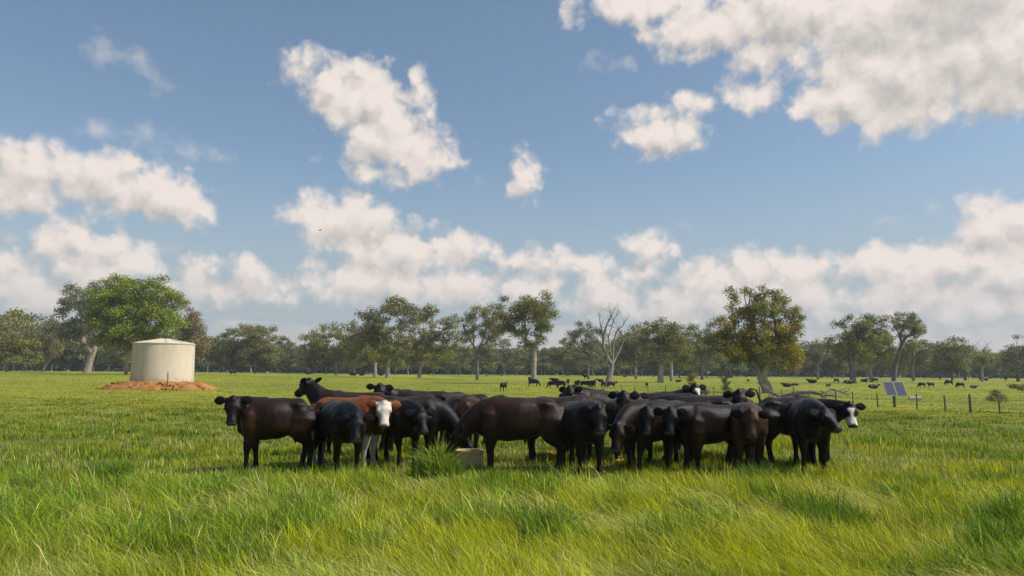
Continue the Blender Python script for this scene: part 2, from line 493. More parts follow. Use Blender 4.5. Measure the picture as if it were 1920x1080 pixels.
# tall rank tuft beside the trough
def build_tuft(cx, cy, rad, n, hmax, label):
    a = rng.random(n) * 2 * np.pi; r = rad * np.sqrt(rng.random(n))
    x = cx + r * np.cos(a) * 1.5; y = cy + r * np.sin(a)
    h = hmax * (1 - 0.6 * (r / rad) ** 2) * (0.35 + 0.75 * rng.random(n)) * (0.7 + 0.6 * vnoise(xy3(x, y, 4.0)))
    w = 0.014 + 0.014 * rng.random(n)
    lean = np.clip(0.45 + 0.35 * rng.standard_normal(n), 0.1, 1.2)
    ld = np.arctan2(y - cy, x - cx) + 0.5 * rng.standard_normal(n)
    ld = np.where(rng.random(n) < 0.4, math.pi + 0.4 * rng.standard_normal(n), ld)
    col = mixc(np.repeat(np.array([[0.09, 0.18, 0.010]]), n, 0), np.array([[0.26, 0.36, 0.03]]), rng.random(n))
    s = rng.random(n) < 0.06; col[s] = (0.4, 0.36, 0.16)
    me = blades(x, y, h, w, lean, ld, col, 1.3, 'grass_tuft', 5)
    me.transform(Matrix.Translation((-cx, -cy, 0)))
    o = link('grass_tuft', me, grass_mat, loc=(cx, cy, 0))
    tag(o, label, 'grass tuft')
tp = at(824, 13.6)
build_tuft(tp.x, tp.y, 0.31, 680, 0.74, 'tall dark green grass tuft in front of the tan trough')

def weed_tufts():
    X, Y, Hh, Wd, Ln, Ld, Cc = [], [], [], [], [], [], []
    spots = [(1530, 985), (1500, 960), (1590, 1000), (1020, 1000), (560, 1010), (1300, 975), (60, 990), (1870, 1040), (1160, 930), (860, 995), (400, 930), (1240, 1040), (300, 1040), (1690, 940), (50, 930), (1780, 1000), (940, 925), (700, 1050), (1430, 905), (205, 900), (1545, 1000), (1560, 975), (1575, 990), (1270, 1010), (1285, 1030), (1010, 1020), (35, 960), (1890, 1010), (1880, 985)]
    for px_, py_ in spots:
        c = hit(px_, py_); k = int(rng.integers(90, 330)); rad = rng.uniform(.12, .36)
        a = rng.random(k) * 6.28; r = rad * np.sqrt(rng.random(k))
        X.append(c.x + r * np.cos(a) * 1.3); Y.append(c.y + r * np.sin(a))
        hm = rng.uniform(.30, .50)
        Hh.append(hm * (.5 + .6 * rng.random(k))); Wd.append(.008 + .010 * rng.random(k))
        Ln.append(np.clip(.5 + .35 * rng.standard_normal(k), .1, 1.2)); Ld.append(np.where(rng.random(k) < .5, a, math.pi) + .5 * rng.standard_normal(k))
        Cc.append(mixc(np.repeat(np.array([[.06, .14, .008]]), k, 0), np.array([[.18, .29, .02]]), rng.random(k)))
    me = blades(*[np.concatenate(v) for v in (X, Y, Hh, Wd, Ln, Ld, Cc)], 1.3, 'weed_tufts', 4)
    tag(link('weed_grass', me, grass_mat), 'broad-bladed darker weed tufts scattered through the foreground grass', 'grass', kind='stuff')
weed_tufts()

# ------------------------------------------------------------------ cattle
def coat_mat():
    m, T, b = principled('coat', (0.01, 0.01, 0.01), 0.5, 0.5)
    a = T.new('ShaderNodeAttribute', attribute_name='coat')
    t = T.new('ShaderNodeTexCoord')
    nz = T.noise(T.vec('MULTIPLY', t.outputs['Object'], (1, 1, 0.5)), 22.0, 4, 0.65)
    f = T.math('MULTIPLY_ADD', nz, 1.5, 0.25)
    sc = T.vec('SCALE', a.outputs['Color']); sc.node.inputs['Scale'].default_value = 1
    T.link(f, sc.node.inputs['Scale'])
    T.link(sc, b.inputs['Base Color'])
    T.link(T.math('MULTIPLY_ADD', a.outputs['Alpha'], -0.42, 0.64), b.inputs['Roughness'])
    b.inputs['Specular IOR Level'].default_value = 0.17
    b.inputs['Sheen Weight'].default_value = 0.0
    bp = T.new('ShaderNodeBump'); bp.inputs['Strength'].default_value = 0.6; bp.inputs['Distance'].default_value = 0.014
    T.link(T.noise(T.vec('MULTIPLY', t.outputs['Object'], (1, 1, 0.35)), 45.0, 4, 0.7), bp.inputs['Height'])
    T.link(bp.outputs[0], b.inputs['Normal'])
    return m
COAT = coat_mat()
EYE_M = principled('eye', (0.012, 0.008, 0.006), 0.12, 0.6)[0]
TAGS = {'red': noisy('red_tag', (0.5, 0.02, 0.015), (0.42, 0.015, 0.01), 20, 0.5), 'blue': noisy('blue_tag', (0.02, 0.16, 0.24), (0.02, 0.12, 0.2), 20, 0.5),
        'yellow': noisy('yellow_tag', (0.35, 0.3, 0.06), (0.3, 0.25, 0.05), 20, 0.5)}

TORSO = [(-0.78, 1.10, .10, .11), (-0.74, 1.05, .21, .22), (-0.64, 1.01, .31, .285), (-0.50, .995, .345, .315), (-0.36, .975, .36, .295), (-0.18, .945, .39, .365), (0.02, .92, .42, .41),
         (0.24, .91, .435, .405), (0.42, .925, .44, .355), (0.56, .94, .425, .305), (0.69, .925, .375, .26), (0.79, .90, .30, .205), (0.87, .88, .16, .12)]
TORSO = [(x, z + .030, a - .045 if a > .2 else a, b * .93) for x, z, a, b in TORSO]
HS = 1.07
HEADS = [(-0.07, -.07, .06, .09), (0.0, -.085, .105, .128), (0.06, -.10, .132, .142), (0.14, -.108, .138, .140), (0.21, -.098, .120, .108), (0.29, -.086, .096, .084), (0.37, -.080, .086, .084),
         (0.425, -.080, .086, .096), (0.465, -.083, .078, .094), (0.49, -.085, .05, .068)]

def cow_mesh(name, neck_yaw=0, neck_pitch=28, head_yaw=0, head_pitch=-60, neck_len=0.60, coat='black', brown=0.3, seed=0, lying=False, graze=False, voxel=0.026, udder=False, tail_up=False, length=1.0, ear_up=0.0):
    """a standing cow facing +X with its feet at z = 0; returns mesh, head matrix"""
    R = random.Random(seed)
    rad = math.radians
    bm = bmesh.new()
    L = length
    drop = 0.58 if lying else 0.0
    tube(bm, [(x * L, 0, z - drop) for x, z, a, b in TORSO], [(b, a) for x, z, a, b in TORSO], n=20, pw=2.25)
    # hips, spine, shoulder blades
    for s in (-1, 1):
        tube(bm, [(-0.60 * L, s * .17, 1.20 - drop), (-0.45 * L, s * .245, 1.205 - drop), (-0.30 * L, s * .20, 1.20 - drop)], [.045, .05, .045], n=8)
        tube(bm, [(-0.70 * L, s * .10, 1.16 - drop), (-0.775 * L, s * .115, 1.10 - drop)], [.06, .05], n=8)
        tube(bm, [(0.50 * L, s * .14, 1.25 - drop), (0.58 * L, s * .255, 1.02 - drop), (0.60 * L, s * .235, .82 - drop), (0.58 * L, s * .17, .70 - drop)], [(.06, .09), (.085, .15), (.105, .16), (.09, .12)], side=(0, 1, 0), n=10)
    B = Vector((0.66 * L, 0, 1.10 - drop))
    ny, npch = rad(neck_yaw), rad(neck_pitch)
    nd = Vector((math.cos(npch) * math.cos(ny), math.cos(npch) * math.sin(ny), math.sin(npch)))
    poll = B + nd * neck_len
    hy, hp = rad(head_yaw), rad(head_pitch)
    hd = Vector((math.cos(hp) * math.cos(hy), math.cos(hp) * math.sin(hy), math.sin(hp)))
    hs = Vector((-math.sin(hy), math.cos(hy), 0))
    hu = hd.cross(hs).normalized()
    if hu.z < 0 and abs(head_pitch) < 89: hu = -hu
    hs = hu.cross(hd).normalized()
    HM = Matrix(((hd.x, hs.x, hu.x, poll.x), (hd.y, hs.y, hu.y, poll.y), (hd.z, hs.z, hu.z, poll.z), (0, 0, 0, 1))) @ Matrix.Diagonal((HS * .86, HS, HS, 1))
    # neck
    A0 = Vector((0.40 * L, 0, 1.03 - drop)); E = HM @ Vector((0.05, 0, -0.10))
    pts = []
    c1 = B + Vector((0.12, 0, 0.02)); c2 = poll - nd * 0.22 + hu * -0.06
    K = 9
    for i in range(K):
        t = i / (K - 1)
        pts.append(A0 * (1 - t) ** 3 + c1 * 3 * t * (1 - t) ** 2 + c2 * 3 * t * t * (1 - t) + E * t ** 3)
    rr = [(.25 + (.125 - .25) * (i / (K - 1)) ** 0.7, .35 + (.145 - .35) * (i / (K - 1)) ** 0.75) for i in range(K)]
    tube(bm, pts, rr, side=(-math.sin(ny * .6), math.cos(ny * .6), 0), n=16)
    # dewlap and brisket
    q = [pts[-2] + Vector((0, 0, -.10)), pts[5] + Vector((0.02, 0, -.17)), pts[3] + Vector((0.06, 0, -.22)), Vector((0.77 * L, 0, .78 - drop)), Vector((0.62 * L, 0, .69 - drop))]
    tube(bm, q, [(.035, .06), (.045, .08), (.07, .10), (.11, .13), (.12, .12)], n=10)
    # head
    tube(bm, [HM @ Vector((x, 0, z)) for x, z, a, b in HEADS], [(b * HS, a * HS) for x, z, a, b in HEADS], side=hs, n=16, pw=2.3)
    for s in (-1, 1):   # cheek, brow
        tube(bm, [HM @ Vector((0.07, s * .07, -.16)), HM @ Vector((0.17, s * .075, -.185)), HM @ Vector((0.30, s * .045, -.145))], [(.05, .06), (.05, .055), (.03, .035)], side=hs, n=8)
        tube(bm, [HM @ Vector((0.10, s * .095, -.02)), HM @ Vector((0.155, s * .112, -.022)), HM @ Vector((0.22, s * .09, -.03))], [.03, .034, .022], side=hs, n=8)
        tube(bm, [HM @ Vector((-0.03, s * .085, -.06)), HM @ Vector((-0.035, s * .145, -.07))], [.038, .028], side=hd, n=8)
    tube(bm, [HM @ Vector((-0.065, 0, -.07)), HM @ Vector((-0.03, 0, -.02)), HM @ Vector((0.04, 0, -.005))], [.07, .075, .06], side=hs, n=8)
    # legs
    j = lambda a: R.uniform(-a, a)
    if not lying:
        for s in (-1, 1):
            o = j(.10)
            tube(bm, [(0.55 * L, s * .19, .88), (0.56 * L, s * .20, .70), (0.58 * L + o * .4, s * .195, .55), (0.59 * L + o * .7, s * .185, .41), (0.585 * L + o * .85, s * .18, .35), (0.58 * L + o * .95, s * .18, .20), (0.58 * L + o, s * .18, .11), (0.61 * L + o, s * .185, .055), (0.63 * L + o, s * .185, 0.0)],
                 [(.12, .21), (.105, .165), (.078, .108), (.060, .070), (.050, .056), (.041, .047), (.050, .058), (.058, .068), (.064, .078)], n=12)
            o = j(.13)
            tube(bm, [(-.55 * L, s * .13, 1.05), (-.56 * L, s * .21, .92), (-.53 * L, s * .21, .76), (-.56 * L + o * .3, s * .185, .64), (-.655 * L + o * .5, s * .17, .53), (-.70 * L + o * .7, s * .16, .45), (-.685 * L + o * .85, s * .155, .30), (-.665 * L + o, s * .155, .13), (-.64 * L + o, s * .16, .06), (-.61 * L + o, s * .16, 0.0)],
                 [(.15, .25), (.155, .27), (.135, .235), (.105, .17), (.070, .105), (.056, .075), (.048, .056), (.054, .062), (.058, .068), (.066, .08)], n=12)
        # flank fold and belly end
        if udder:
            tube(bm, [(-.42 * L, 0, .70), (-.46 * L, 0, .58), (-.45 * L, 0, .52)], [(.13, .16), (.11, .12), (.05, .06)], n=12)
            for sx in (-1, 1):
                for sy in (-1, 1):
                    tube(bm, [(-.45 * L + sx * .05, sy * .055, .56), (-.45 * L + sx * .055, sy * .06, .47)], [.022, .017], n=8)
    else:
        for s in (-1, 1):
            tube(bm, [(-.50, s * .20, .40), (-.25, s * .33, .22), (-.05, s * .36, .10), (-.35, s * .42, .06)], [.17, .14, .07, .045], n=10)
            tube(bm, [(.55, s * .16, .35), (.72, s * .20, .12), (.45, s * .24, .06)], [.12, .07, .045], n=10)
    me0 = bm_mesh(bm, name)
    ob = bpy.data.objects.new('tmp', me0); COL.objects.link(ob)
    rm = ob.modifiers.new('r', 'REMESH'); rm.mode = 'VOXEL'; rm.voxel_size = voxel; rm.use_smooth_shade = True
    smn = ob.modifiers.new('s', 'SMOOTH'); smn.factor = 0.5; smn.iterations = 4 if voxel < .04 else 2
    dg = bpy.context.evaluated_depsgraph_get()
    me = bpy.data.meshes.new_from_object(ob.evaluated_get(dg))
    bpy.data.objects.remove(ob); bpy.data.meshes.remove(me0)
    # ears and tail join the body mesh
    bm = bmesh.new(); bm.from_mesh(me)
    nb = len(bm.verts)
    for s in (-1, 1):
        tilt = R.uniform(-.15, .15) + ear_up * (1 if s > 0 or ear_up < 0 or ear_up > .7 else 0); fwd = R.uniform(-.35, .2)
        base = Vector((-0.015, s * .115, -.055)); dr = Vector((.02 - tilt * .9, s * 1, -.10 + fwd * .3 + tilt * .3)).normalized()
        wd = Vector((1, 0, -.25)).normalized()
        tube(bm, [HM @ (base + dr * t) for t in (0, .03, .07, .12, .16, .19)], [(.035, .02), (.052, .024), (.076, .02), (.078, .016), (.054, .011), (.016, .006)], side=HM.to_3x3() @ wd, n=10)
    if tail_up:
        tp_ = [(-.70 * L, 0, 1.14), (-.86 * L, .02, 1.36), (-.98 * L, .03, 1.47), (-1.10 * L, .04, 1.44), (-1.17 * L, .05, 1.22), (-1.17 * L, .05, .98), (-1.16 * L, .04, .8)]
    else:
        sw = j(.12)
        tp_ = [(-.60 * L, 0, 1.16 - drop), (-.775 * L, 0, 1.10 - drop), (-.835 * L, sw * .2, 1.0 - drop), (-.845 * L, sw * .5, .85 - drop * .9), (-.84 * L, sw * .8, .66 - drop * .85), (-.85 * L, sw, .50 - drop * .7), (-.85 * L, sw, .34 - drop * .45)]
    tube(bm, tp_, [.035, .032, .024, .019, .028, .042, .008], n=8)
    for f in bm.faces: f.smooth = True
    bmesh.ops.recalc_face_normals(bm, faces=bm.faces)
    bm.to_mesh(me); bm.free()
    me.materials.clear(); me.materials.append(COAT)
    n = len(me.vertices); co = np.empty(n * 3, np.float32); me.vertices.foreach_get('co', co); co = co.reshape(-1, 3)
    if voxel < .04:
        no = np.empty(n * 3, np.float32); me.vertices.foreach_get('normal', no); no = no.reshape(-1, 3)
        body_ = (np.arange(n) < nb) & (co[:, 0] < .75 * L) & (co[:, 2] > .55)
        rib = np.sin((co[:, 0] / L + .18 * co[:, 2]) * 62) * .0028 * np.exp(-((co[:, 0] / L - .05) / .28) ** 2) * np.exp(-((co[:, 2] - .9) / .2) ** 2)
        dsp = (fbm(co * 3.2, 3, seed + 9) - .5) * .045 * body_ + rib * body_
        co = co + no * dsp[:, None]; me.vertices.foreach_set('co', co.astype(np.float32).ravel())
    Hi = np.array(HM.inverted()); hc = co @ Hi[:3, :3].T + Hi[:3, 3]
    inhead = (hc[:, 0] > -0.12) & (np.abs(hc[:, 1]) < .16) & (hc[:, 2] > -.27) & (hc[:, 2] < .12) & (hc[:, 0] < .62)
    ear = (np.abs(hc[:, 1]) > .125) & (hc[:, 0] > -.2) & (hc[:, 0] < .14) & (np.arange(n) >= nb)
    nz = fbm(co * 2.6, 3, seed); nz2 = fbm(co * 7.0, 2, seed + 3)
    c = np.empty((n, 4), np.float32)
    blackc = np.array([.0036, .0029, .0026]); brownc = np.array([.060, .024, .010])
    X, Y, Z = co[:, 0] / L, co[:, 1], co[:, 2] + drop
    if coat in ('black', 'face'):
        reg = np.exp(-(((X - .55) / .22) ** 2 + ((Z - .80) / .28) ** 2)) + .9 * np.exp(-(((X + .30) / .42) ** 2 + ((Z - .78) / .16) ** 2)) + .10 * (Z > 1.05) * (X < .6)
        f = np.clip(reg * brown * (0.4 + 1.2 * nz) + .06 * brown, 0, 1)
        rgb = blackc + (brownc - blackc) * f[:, None]
    elif coat == 'brown':
        f = np.clip(.35 * brown + .6 * brown * nz, 0, 1) * np.where(Z < .6, .5, 1)
        rgb = blackc + (brownc - blackc) * f[:, None]
    else:   # red and white
        rgb = np.array([.17, .05, .012]) * (0.75 + .5 * nz)[:, None]
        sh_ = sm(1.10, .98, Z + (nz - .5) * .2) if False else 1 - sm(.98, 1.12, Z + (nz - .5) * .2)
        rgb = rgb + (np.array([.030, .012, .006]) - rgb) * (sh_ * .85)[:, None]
        white = np.array([.36, .33, .29])
        wv = sm(.0, .06, (.66 - Z) + (nz - .5) * .25) * (X < .9)
        wv = np.maximum(wv, sm(0, .05, .05 - np.abs(Y) + (X - .8) * .6 + (nz - .5) * .1) * (Z < 1.0) * (X > .7))
        rgb = rgb + (white - rgb) * np.clip(wv, 0, 1)[:, None]
    sheen_dustw = np.clip(sm(1.08, 1.32, Z) * (.25 + 1.1 * nz2) + .5 * sm(.60, .75, nz) , 0, 1) * (X < .75) * R.uniform(.25, .8)  # sunlit sheen painted into the coat along the back, plus random dust patches
    if coat != 'red': rgb = rgb + (np.array([.040, .027, .018]) - rgb) * sheen_dustw[:, None]
    if coat in ('face', 'red'):
        white = np.array([.62, .55, .46])
        hx, hyy = hc[:, 0], np.abs(hc[:, 1])
        if coat == 'red':
            mk = inhead & (hx > -.05) & (hyy < .135)
            wgt = sm(0, .03, hx + .06) * mk
            rgb = rgb + (white - rgb) * wgt[:, None]
            patch = np.exp(-(((hx - .19) / .05) ** 2 + ((hyy - .11) / .03) ** 2)) * inhead * (hc[:, 1] * 1 > 0)
            rgb = rgb * (1 - .75 * patch[:, None])
        else:
            blaze = sm(.0, .02, .052 + .02 * np.sin(hx * 20) - hyy) * sm(.06, .1, hx)
            lower = sm(.26, .30, hx + (nz2 - .5) * .08)
            side_ = sm(.24, .28, hx) * 1.0
            wgt = np.clip(np.maximum(np.maximum(blaze, lower), side_ * (hc[:, 2] < -.03)), 0, 1) * inhead
            rgb = rgb + (white - rgb) * wgt[:, None]
    gl = np.full(n, .5)
    nose = inhead & (hc[:, 0] > .455)
    rgb[nose] = (.30, .15, .12) if coat == 'red' else ((.07, .045, .045) if coat == 'face' else (.075, .065, .066)); gl[nose] = 1.15
    rgb[nose & (np.abs(np.abs(hc[:, 1]) - .045) < .017) & (np.abs(hc[:, 2] + .062) < .022)] = .004
    rgb[nose & (hc[:, 2] < -.095)] *= 1.6
    if coat != 'red': rgb[ear] = np.array([.003, .0025, .0025]); gl[ear] = -.4
    if not lying: rgb[(Z < .055)] = (.02, .017, .015)
    if tail_up is not None: rgb[(np.arange(n) >= nb) & (co[:, 0] / L < -.7) & (Z < .75)] *= .8
    c[:, :3] = rgb; c[:, 3] = gl
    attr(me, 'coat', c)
    return me, HM

def add_cow(label, px, depth, heading, head=None, npch=28, hpch=-62, scale=1.0, coat='black', brown=.3, seed=0, tagc=None, nyaw=None, group=None, **kw):
    """heading and head are directions on the ground: 0 = picture right, 90 = away, 180 = left, -90 = towards the camera"""
    head = heading if head is None else head
    turn = math.degrees(math.atan((px - 960) / FPX))      # both are given as seen from the camera
    heading -= turn; head -= turn
    rel = (head - heading + 180) % 360 - 180
    ny = rel * 0.5 if nyaw is None else nyaw
    ny = max(-62, min(62, ny))
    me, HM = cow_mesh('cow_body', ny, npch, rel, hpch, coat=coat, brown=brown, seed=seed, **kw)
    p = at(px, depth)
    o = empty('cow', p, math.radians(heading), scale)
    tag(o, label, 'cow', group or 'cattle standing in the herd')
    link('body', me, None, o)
    for s in (-1, 1):
        bm = bmesh.new()
        bmesh.ops.create_uvsphere(bm, u_segments=10, v_segments=8, radius=.021)
        e = link('eye', bm_mesh(bm, 'eye'), EYE_M, o)
        e.matrix_local = HM @ Matrix.Translation((.160, s * .127, -.060))
    if tagc:
        s = tagc[1]
        bm = bmesh.new()
        box(bm, (0, 0, -.045), (.006, .055, .07)); box(bm, (0, 0, 0), (.01, .016, .03))
        bmesh.ops.bevel(bm, geom=bm.edges[:], offset=.002, segments=1)
        e = link('ear_tag', bm_mesh(bm, 'ear_tag', False), TAGS[tagc[0]], o)
        e.matrix_local = Matrix.Translation(HM @ Vector((.02, s * .20, -.075))) @ Matrix.Rotation(math.radians(rel), 4, 'Z')
    return o

C = add_cow
C('black cow with chestnut shoulder side-on at the left end of the herd', 526, 14.3, 174, -92, npch=24, hpch=-68, scale=1.02, brown=0.8, seed=1, udder=True, length=0.8, nyaw=60, neck_len=0.5)
C('black cow facing left with pricked ears, its neck rising behind the red cow', 668, 16.9, 172, 135, npch=50, hpch=-34, scale=1.06, seed=2, ear_up=.8)
C('red cow with white face, white legs and a red ear tag', 652, 15.0, -26, -88, npch=14, hpch=-66, scale=1.02, coat='red', seed=3, tagc=('red', 1), nyaw=-48, neck_len=.55, length=.9)
C('black cow facing us in front of the red cow with the white face', 640, 14.2, -74, -88, npch=0, hpch=-66, scale=.98, seed=4, brown=.1, ear_up=-.25)
C('black cow looking over the white-faced red cow, ears out, long back to the right', 794, 19.2, 182, -90, npch=34, hpch=-62, scale=1.04, seed=5, brown=.25, nyaw=40)
C('black cow with a blue ear tag between the red cow and the tall grass tuft', 742, 15.3, -64, -70, npch=4, hpch=-60, scale=.98, seed=6, brown=.15, length=.95, tagc=('blue', 1))
C('black cow stretching its neck down to the right behind the tall grass tuft', 758, 15.7, -14, -18, npch=-36, hpch=-58, scale=1.02, seed=7, brown=.1, neck_len=.72)
C('dark brown cow seen from behind above the trough, tail hanging', 868, 17.0, 104, 120, npch=10, hpch=-55, scale=1.03, coat='brown', brown=.8, seed=8)
C('dark cow of which only a low black back shows behind the brown rump', 870, 19.4, 178, 178, npch=-20, hpch=-60, scale=.98, seed=9, brown=.5)
C('big brown-black cow side-on with its head lowered to the trough', 980, 14.2, 178, 190, npch=-30, hpch=-64, scale=1.05, coat='brown', brown=.42, seed=10, neck_len=.64, length=.95)
C('brownish black cow with its flank half hidden behind the big lowered-head cow', 1050, 15.7, -8, -8, npch=-16, hpch=-55, scale=1.03, coat='brown', brown=.5, seed=11, length=.85)
C('black cow facing us right of the big lowered-head cow, one ear pricked up', 1083, 14.2, -68, -86, npch=14, hpch=-66, scale=1.0, seed=12, brown=.05, length=.92, ear_up=.5)
C('black cow raising its head behind, between two cows facing us', 1168, 16.4, -88, -96, npch=34, hpch=-60, scale=1.0, seed=13, brown=.3)
C('brown-black cow at the back, head turned away, left of the pricked ear', 1140, 20.0, 168, 176, npch=32, hpch=-30, scale=1.05, coat='brown', brown=.55, seed=14, length=.6)
C('black cow at the back with its head just above the pricked-ear cow', 1135, 18.6, -150, -120, npch=30, hpch=-50, scale=1.06, seed=15, brown=.3, length=.8)
C('dark brown cow at the back beside the cow raising its head', 1192, 17.6, -96, -70, npch=30, hpch=-50, scale=1.0, coat='brown', brown=.4, seed=16)
C('black cow with its head hanging low, one large ear showing', 1228, 14.5, -134, -104, npch=-20, hpch=-70, scale=1.0, coat='brown', brown=.25, seed=17, length=.92, ear_up=-.3)
C('black cow staring at us beside the low-headed cow, ears lowered', 1254, 14.9, -116, -92, npch=8, hpch=-66, scale=1.0, seed=18, brown=.15, length=.92, ear_up=-.15)
C('glossy black cow three-quarter side-on in the right half, looking at us', 1340, 14.2, -152, -98, npch=12, hpch=-66, scale=.97, seed=19, brown=.3, length=0.84, ear_up=-.1)
C('black cow with a long straight back behind the glossy one', 1308, 15.9, 178, 178, npch=-5, hpch=-50, scale=1.04, seed=20, brown=.2)
C('white-faced black cow at the back, face just over the long black back', 1218, 18.6, 12, -62, npch=40, hpch=-55, scale=1.04, coat='face', seed=21)
C('black cow at the back with its head up beside the arched tail', 1384, 16.8, -92, -80, npch=32, hpch=-60, scale=1.03, seed=22, brown=.35, tagc=('yellow', -1), length=.8)
C('black cow mostly hidden behind the others with its tail arched up', 1322, 17.6, 178, 178, npch=-10, hpch=-55, scale=1.03, seed=23, brown=.3, tail_up=True)
C('rusty-brown-flanked black cow facing us with a round ear', 1396, 14.3, -84, -92, npch=10, hpch=-66, scale=.99, coat='brown', brown=.85, seed=24, length=.92, ear_up=-.15)
C('black cow standing side-on behind the last three cows on the right', 1470, 15.6, 22, 6, npch=-4, hpch=-55, scale=1.05, seed=25, brown=.2, length=0.72, nyaw=35)
C('black cow turned right with its muzzle in profile, second from the right end', 1512, 14.8, -82, -45, npch=10, hpch=-42, scale=1.03, seed=26, brown=.25, length=.9, neck_len=0.48)
C('white-faced black cow at the right end of the herd looking at us', 1480, 16.0, -14, -78, npch=14, hpch=-62, scale=1.0, coat='face', seed=27, brown=.1, nyaw=-20)
C('reddish-brown calf of which only the legs show under the black cows', 1075, 16.2, 100, 100, npch=0, hpch=-60, scale=.8, coat='brown', brown=3.0, seed=28, voxel=.035)

# ------------------------------------------------------------------ cattle far out on the pasture
_proto = {}
def far_proto(kind):
    if kind in _proto: return _proto[kind]
    kw = dict(voxel=.05, seed=40 + len(_proto))
    if kind == 'stand': me, H = cow_mesh('far_cow_body', 10, 22, 20, -50, brown=.3, **kw)
    elif kind == 'graze': me, H = cow_mesh('far_cow_body', 5, -48, 5, -70, brown=.2, neck_len=.72, **kw)
    elif kind == 'lie': me, H = cow_mesh('far_cow_body', 20, 30, 40, -40, brown=.3, lying=True, **kw)
    elif kind == 'red': me, H = cow_mesh('far_cow_body', 10, -10, 10, -60, coat='red', **kw)
    elif kind == 'white_face': me, H = cow_mesh('far_cow_body', 20, 24, 60, -55, coat='red', **kw)
    _proto[kind] = me
    if kind == 'white_face':
        a = me.attributes['coat'].data
        v = np.empty(len(a) * 4, np.float32); a.foreach_get('color', v); v = v.reshape(-1, 4)
        co = np.empty(len(a) * 3, np.float32); me.vertices.foreach_get('co', co); co = co.reshape(-1, 3)
        v[co[:, 0] < .95, :3] = (.01, .008, .007); a.foreach_set('color', v.ravel())
    return me
FAR = [
 (437, 703.5, 'stand', 60, 1.0, 'black cow far off just left of the herd, against the tree line'),
 (577, 702, 'lie', 0, 1.1, 'black cow lying at the tree line above the pricked-eared cow'),
 (661, 704.5, 'lie', 5, 1.4, 'black cow lying under the tall trees, left of their pale trunks'),
 (679, 704.5, 'lie', 180, 1.1, 'black cow lying beside the pale trunk, nose to nose with its neighbour'),
 (715, 704.5, 'lie', 175, 1.1, 'black cow lying behind the trunk with the white scar'),
 (944, 734, 'stand', 70, .82, 'lone black cow seen from behind in the open behind the herd'),
 (1000, 725, 'graze', 0, .95, 'black cow side-on at the foot of the tall pale-trunked gum'),
 (993, 717, 'stand', 95, .9, 'black cow at the base of the tall gum, right behind the side-on one'),
 (1041, 720, 'stand', 180, .9, 'black cow side-on at the top of the small far group'),
 (1037, 728, 'graze', 180, .8, 'black cow at the left end of the small far group'),
 (1052, 729, 'stand', 150, .9, 'black cow with raised head in the small far group'),
 (1065, 722, 'stand', -90, .8, 'black cow facing the camera in the middle of the small far group'),
 (1082, 728, 'stand', -80, .9, 'black cow seen end-on between the middle and the white-faced one'),
 (1097, 728, 'graze', -20, .85, 'black cow just left of the far white-faced cow'),
 (1109, 730, 'white_face', -60, .95, 'far black cow with a white face, right end of the small group'),
 (1099, 711, 'stand', 150, .95, 'black cow standing alone above the small far group'),
 (1126, 721, 'stand', 170, .8, 'black cow left of the bare dead trunk, nearest it'),
 (1131, 727, 'graze', 100, .75, 'black cow below the one beside the dead trunk'),
 (1146, 728, 'stand', 20, .8, 'black cow in front of the foot of the dead tree'),
 (1171, 707, 'lie', 0, .9, 'black cow lying far off right of the dead tree'),
 (1213, 727, 'stand', 80, .62, 'black cow by the far wire fence, alone'),
 (1271, 717, 'lie', 0, .8, 'black cow lying alone beyond the feathery sapling'),
 (1403, 717, 'stand', 90, .55, 'black cow seen end-on left of the big ochre tree'),
 (1477, 726, 'lie', 180, .95, 'black cow lying just left of the red one'),
 (1491, 727, 'red', 0, .62, 'red and white cow grazing right of the ochre tree'),
 (1524, 718.5, 'lie', 180, 1.2, 'black cow lying beyond the red one'),
 (1553, 727, 'stand', 20, .5, 'black cow half hidden behind the fallen branch'),
 (1568, 718, 'graze', 20, .8, 'black cow grazing in front of the paired trunks'),
 (1590, 720, 'lie', 0, 1.2, 'black cow lying below the paired trunks'),
 (1620, 716.5, 'lie', 10, 1.1, 'black cow lying between the paired trunks and the solar panel'),
 (1641, 717, 'graze', 200, .9, 'black cow grazing up behind the solar panel'),
 (1637, 729, 'lie', 0, .95, 'black cow lying left of the solar panel'),
 (1763, 713, 'stand', 60, .8, 'black cow by the trees, first beyond the solar panel'),
 (1780, 723, 'graze', 182, .9, 'black cow grazing side-on alone in the right pasture'),
 (1810, 713, 'lie', 60, 1.0, 'black cow lying below the round-crowned trees'),
 (1844, 714, 'lie', 0, 1.5, 'black cow lying at the foot of the twin white trunks'),
 (1886, 715, 'stand', 60, 1.1, 'big black cow near the right edge by the trees'),
 (1729, 727, 'graze', 180, .72, 'left one of two black cows close together right of the solar panel'),
 (1746, 727, 'stand', 190, .72, 'right one of two black cows close together right of the solar panel'),
 (1801, 728, 'graze', 180, .78, 'black cow grazing side-on above the thick fence post'),
 (1825, 728, 'lie', 0, .7, 'black cow lying low in the grass above the leafy bush'),
]
for px, py, kind, hdg, sc, lab in FAR:
    o = link('far_cow', far_proto(kind))
    o.location = hit(px, py); o.rotation_euler = (0, 0, math.radians(hdg)); o.scale = (sc * .84,) * 3
    tag(o, lab, 'cow', 'cattle far out on the pasture')

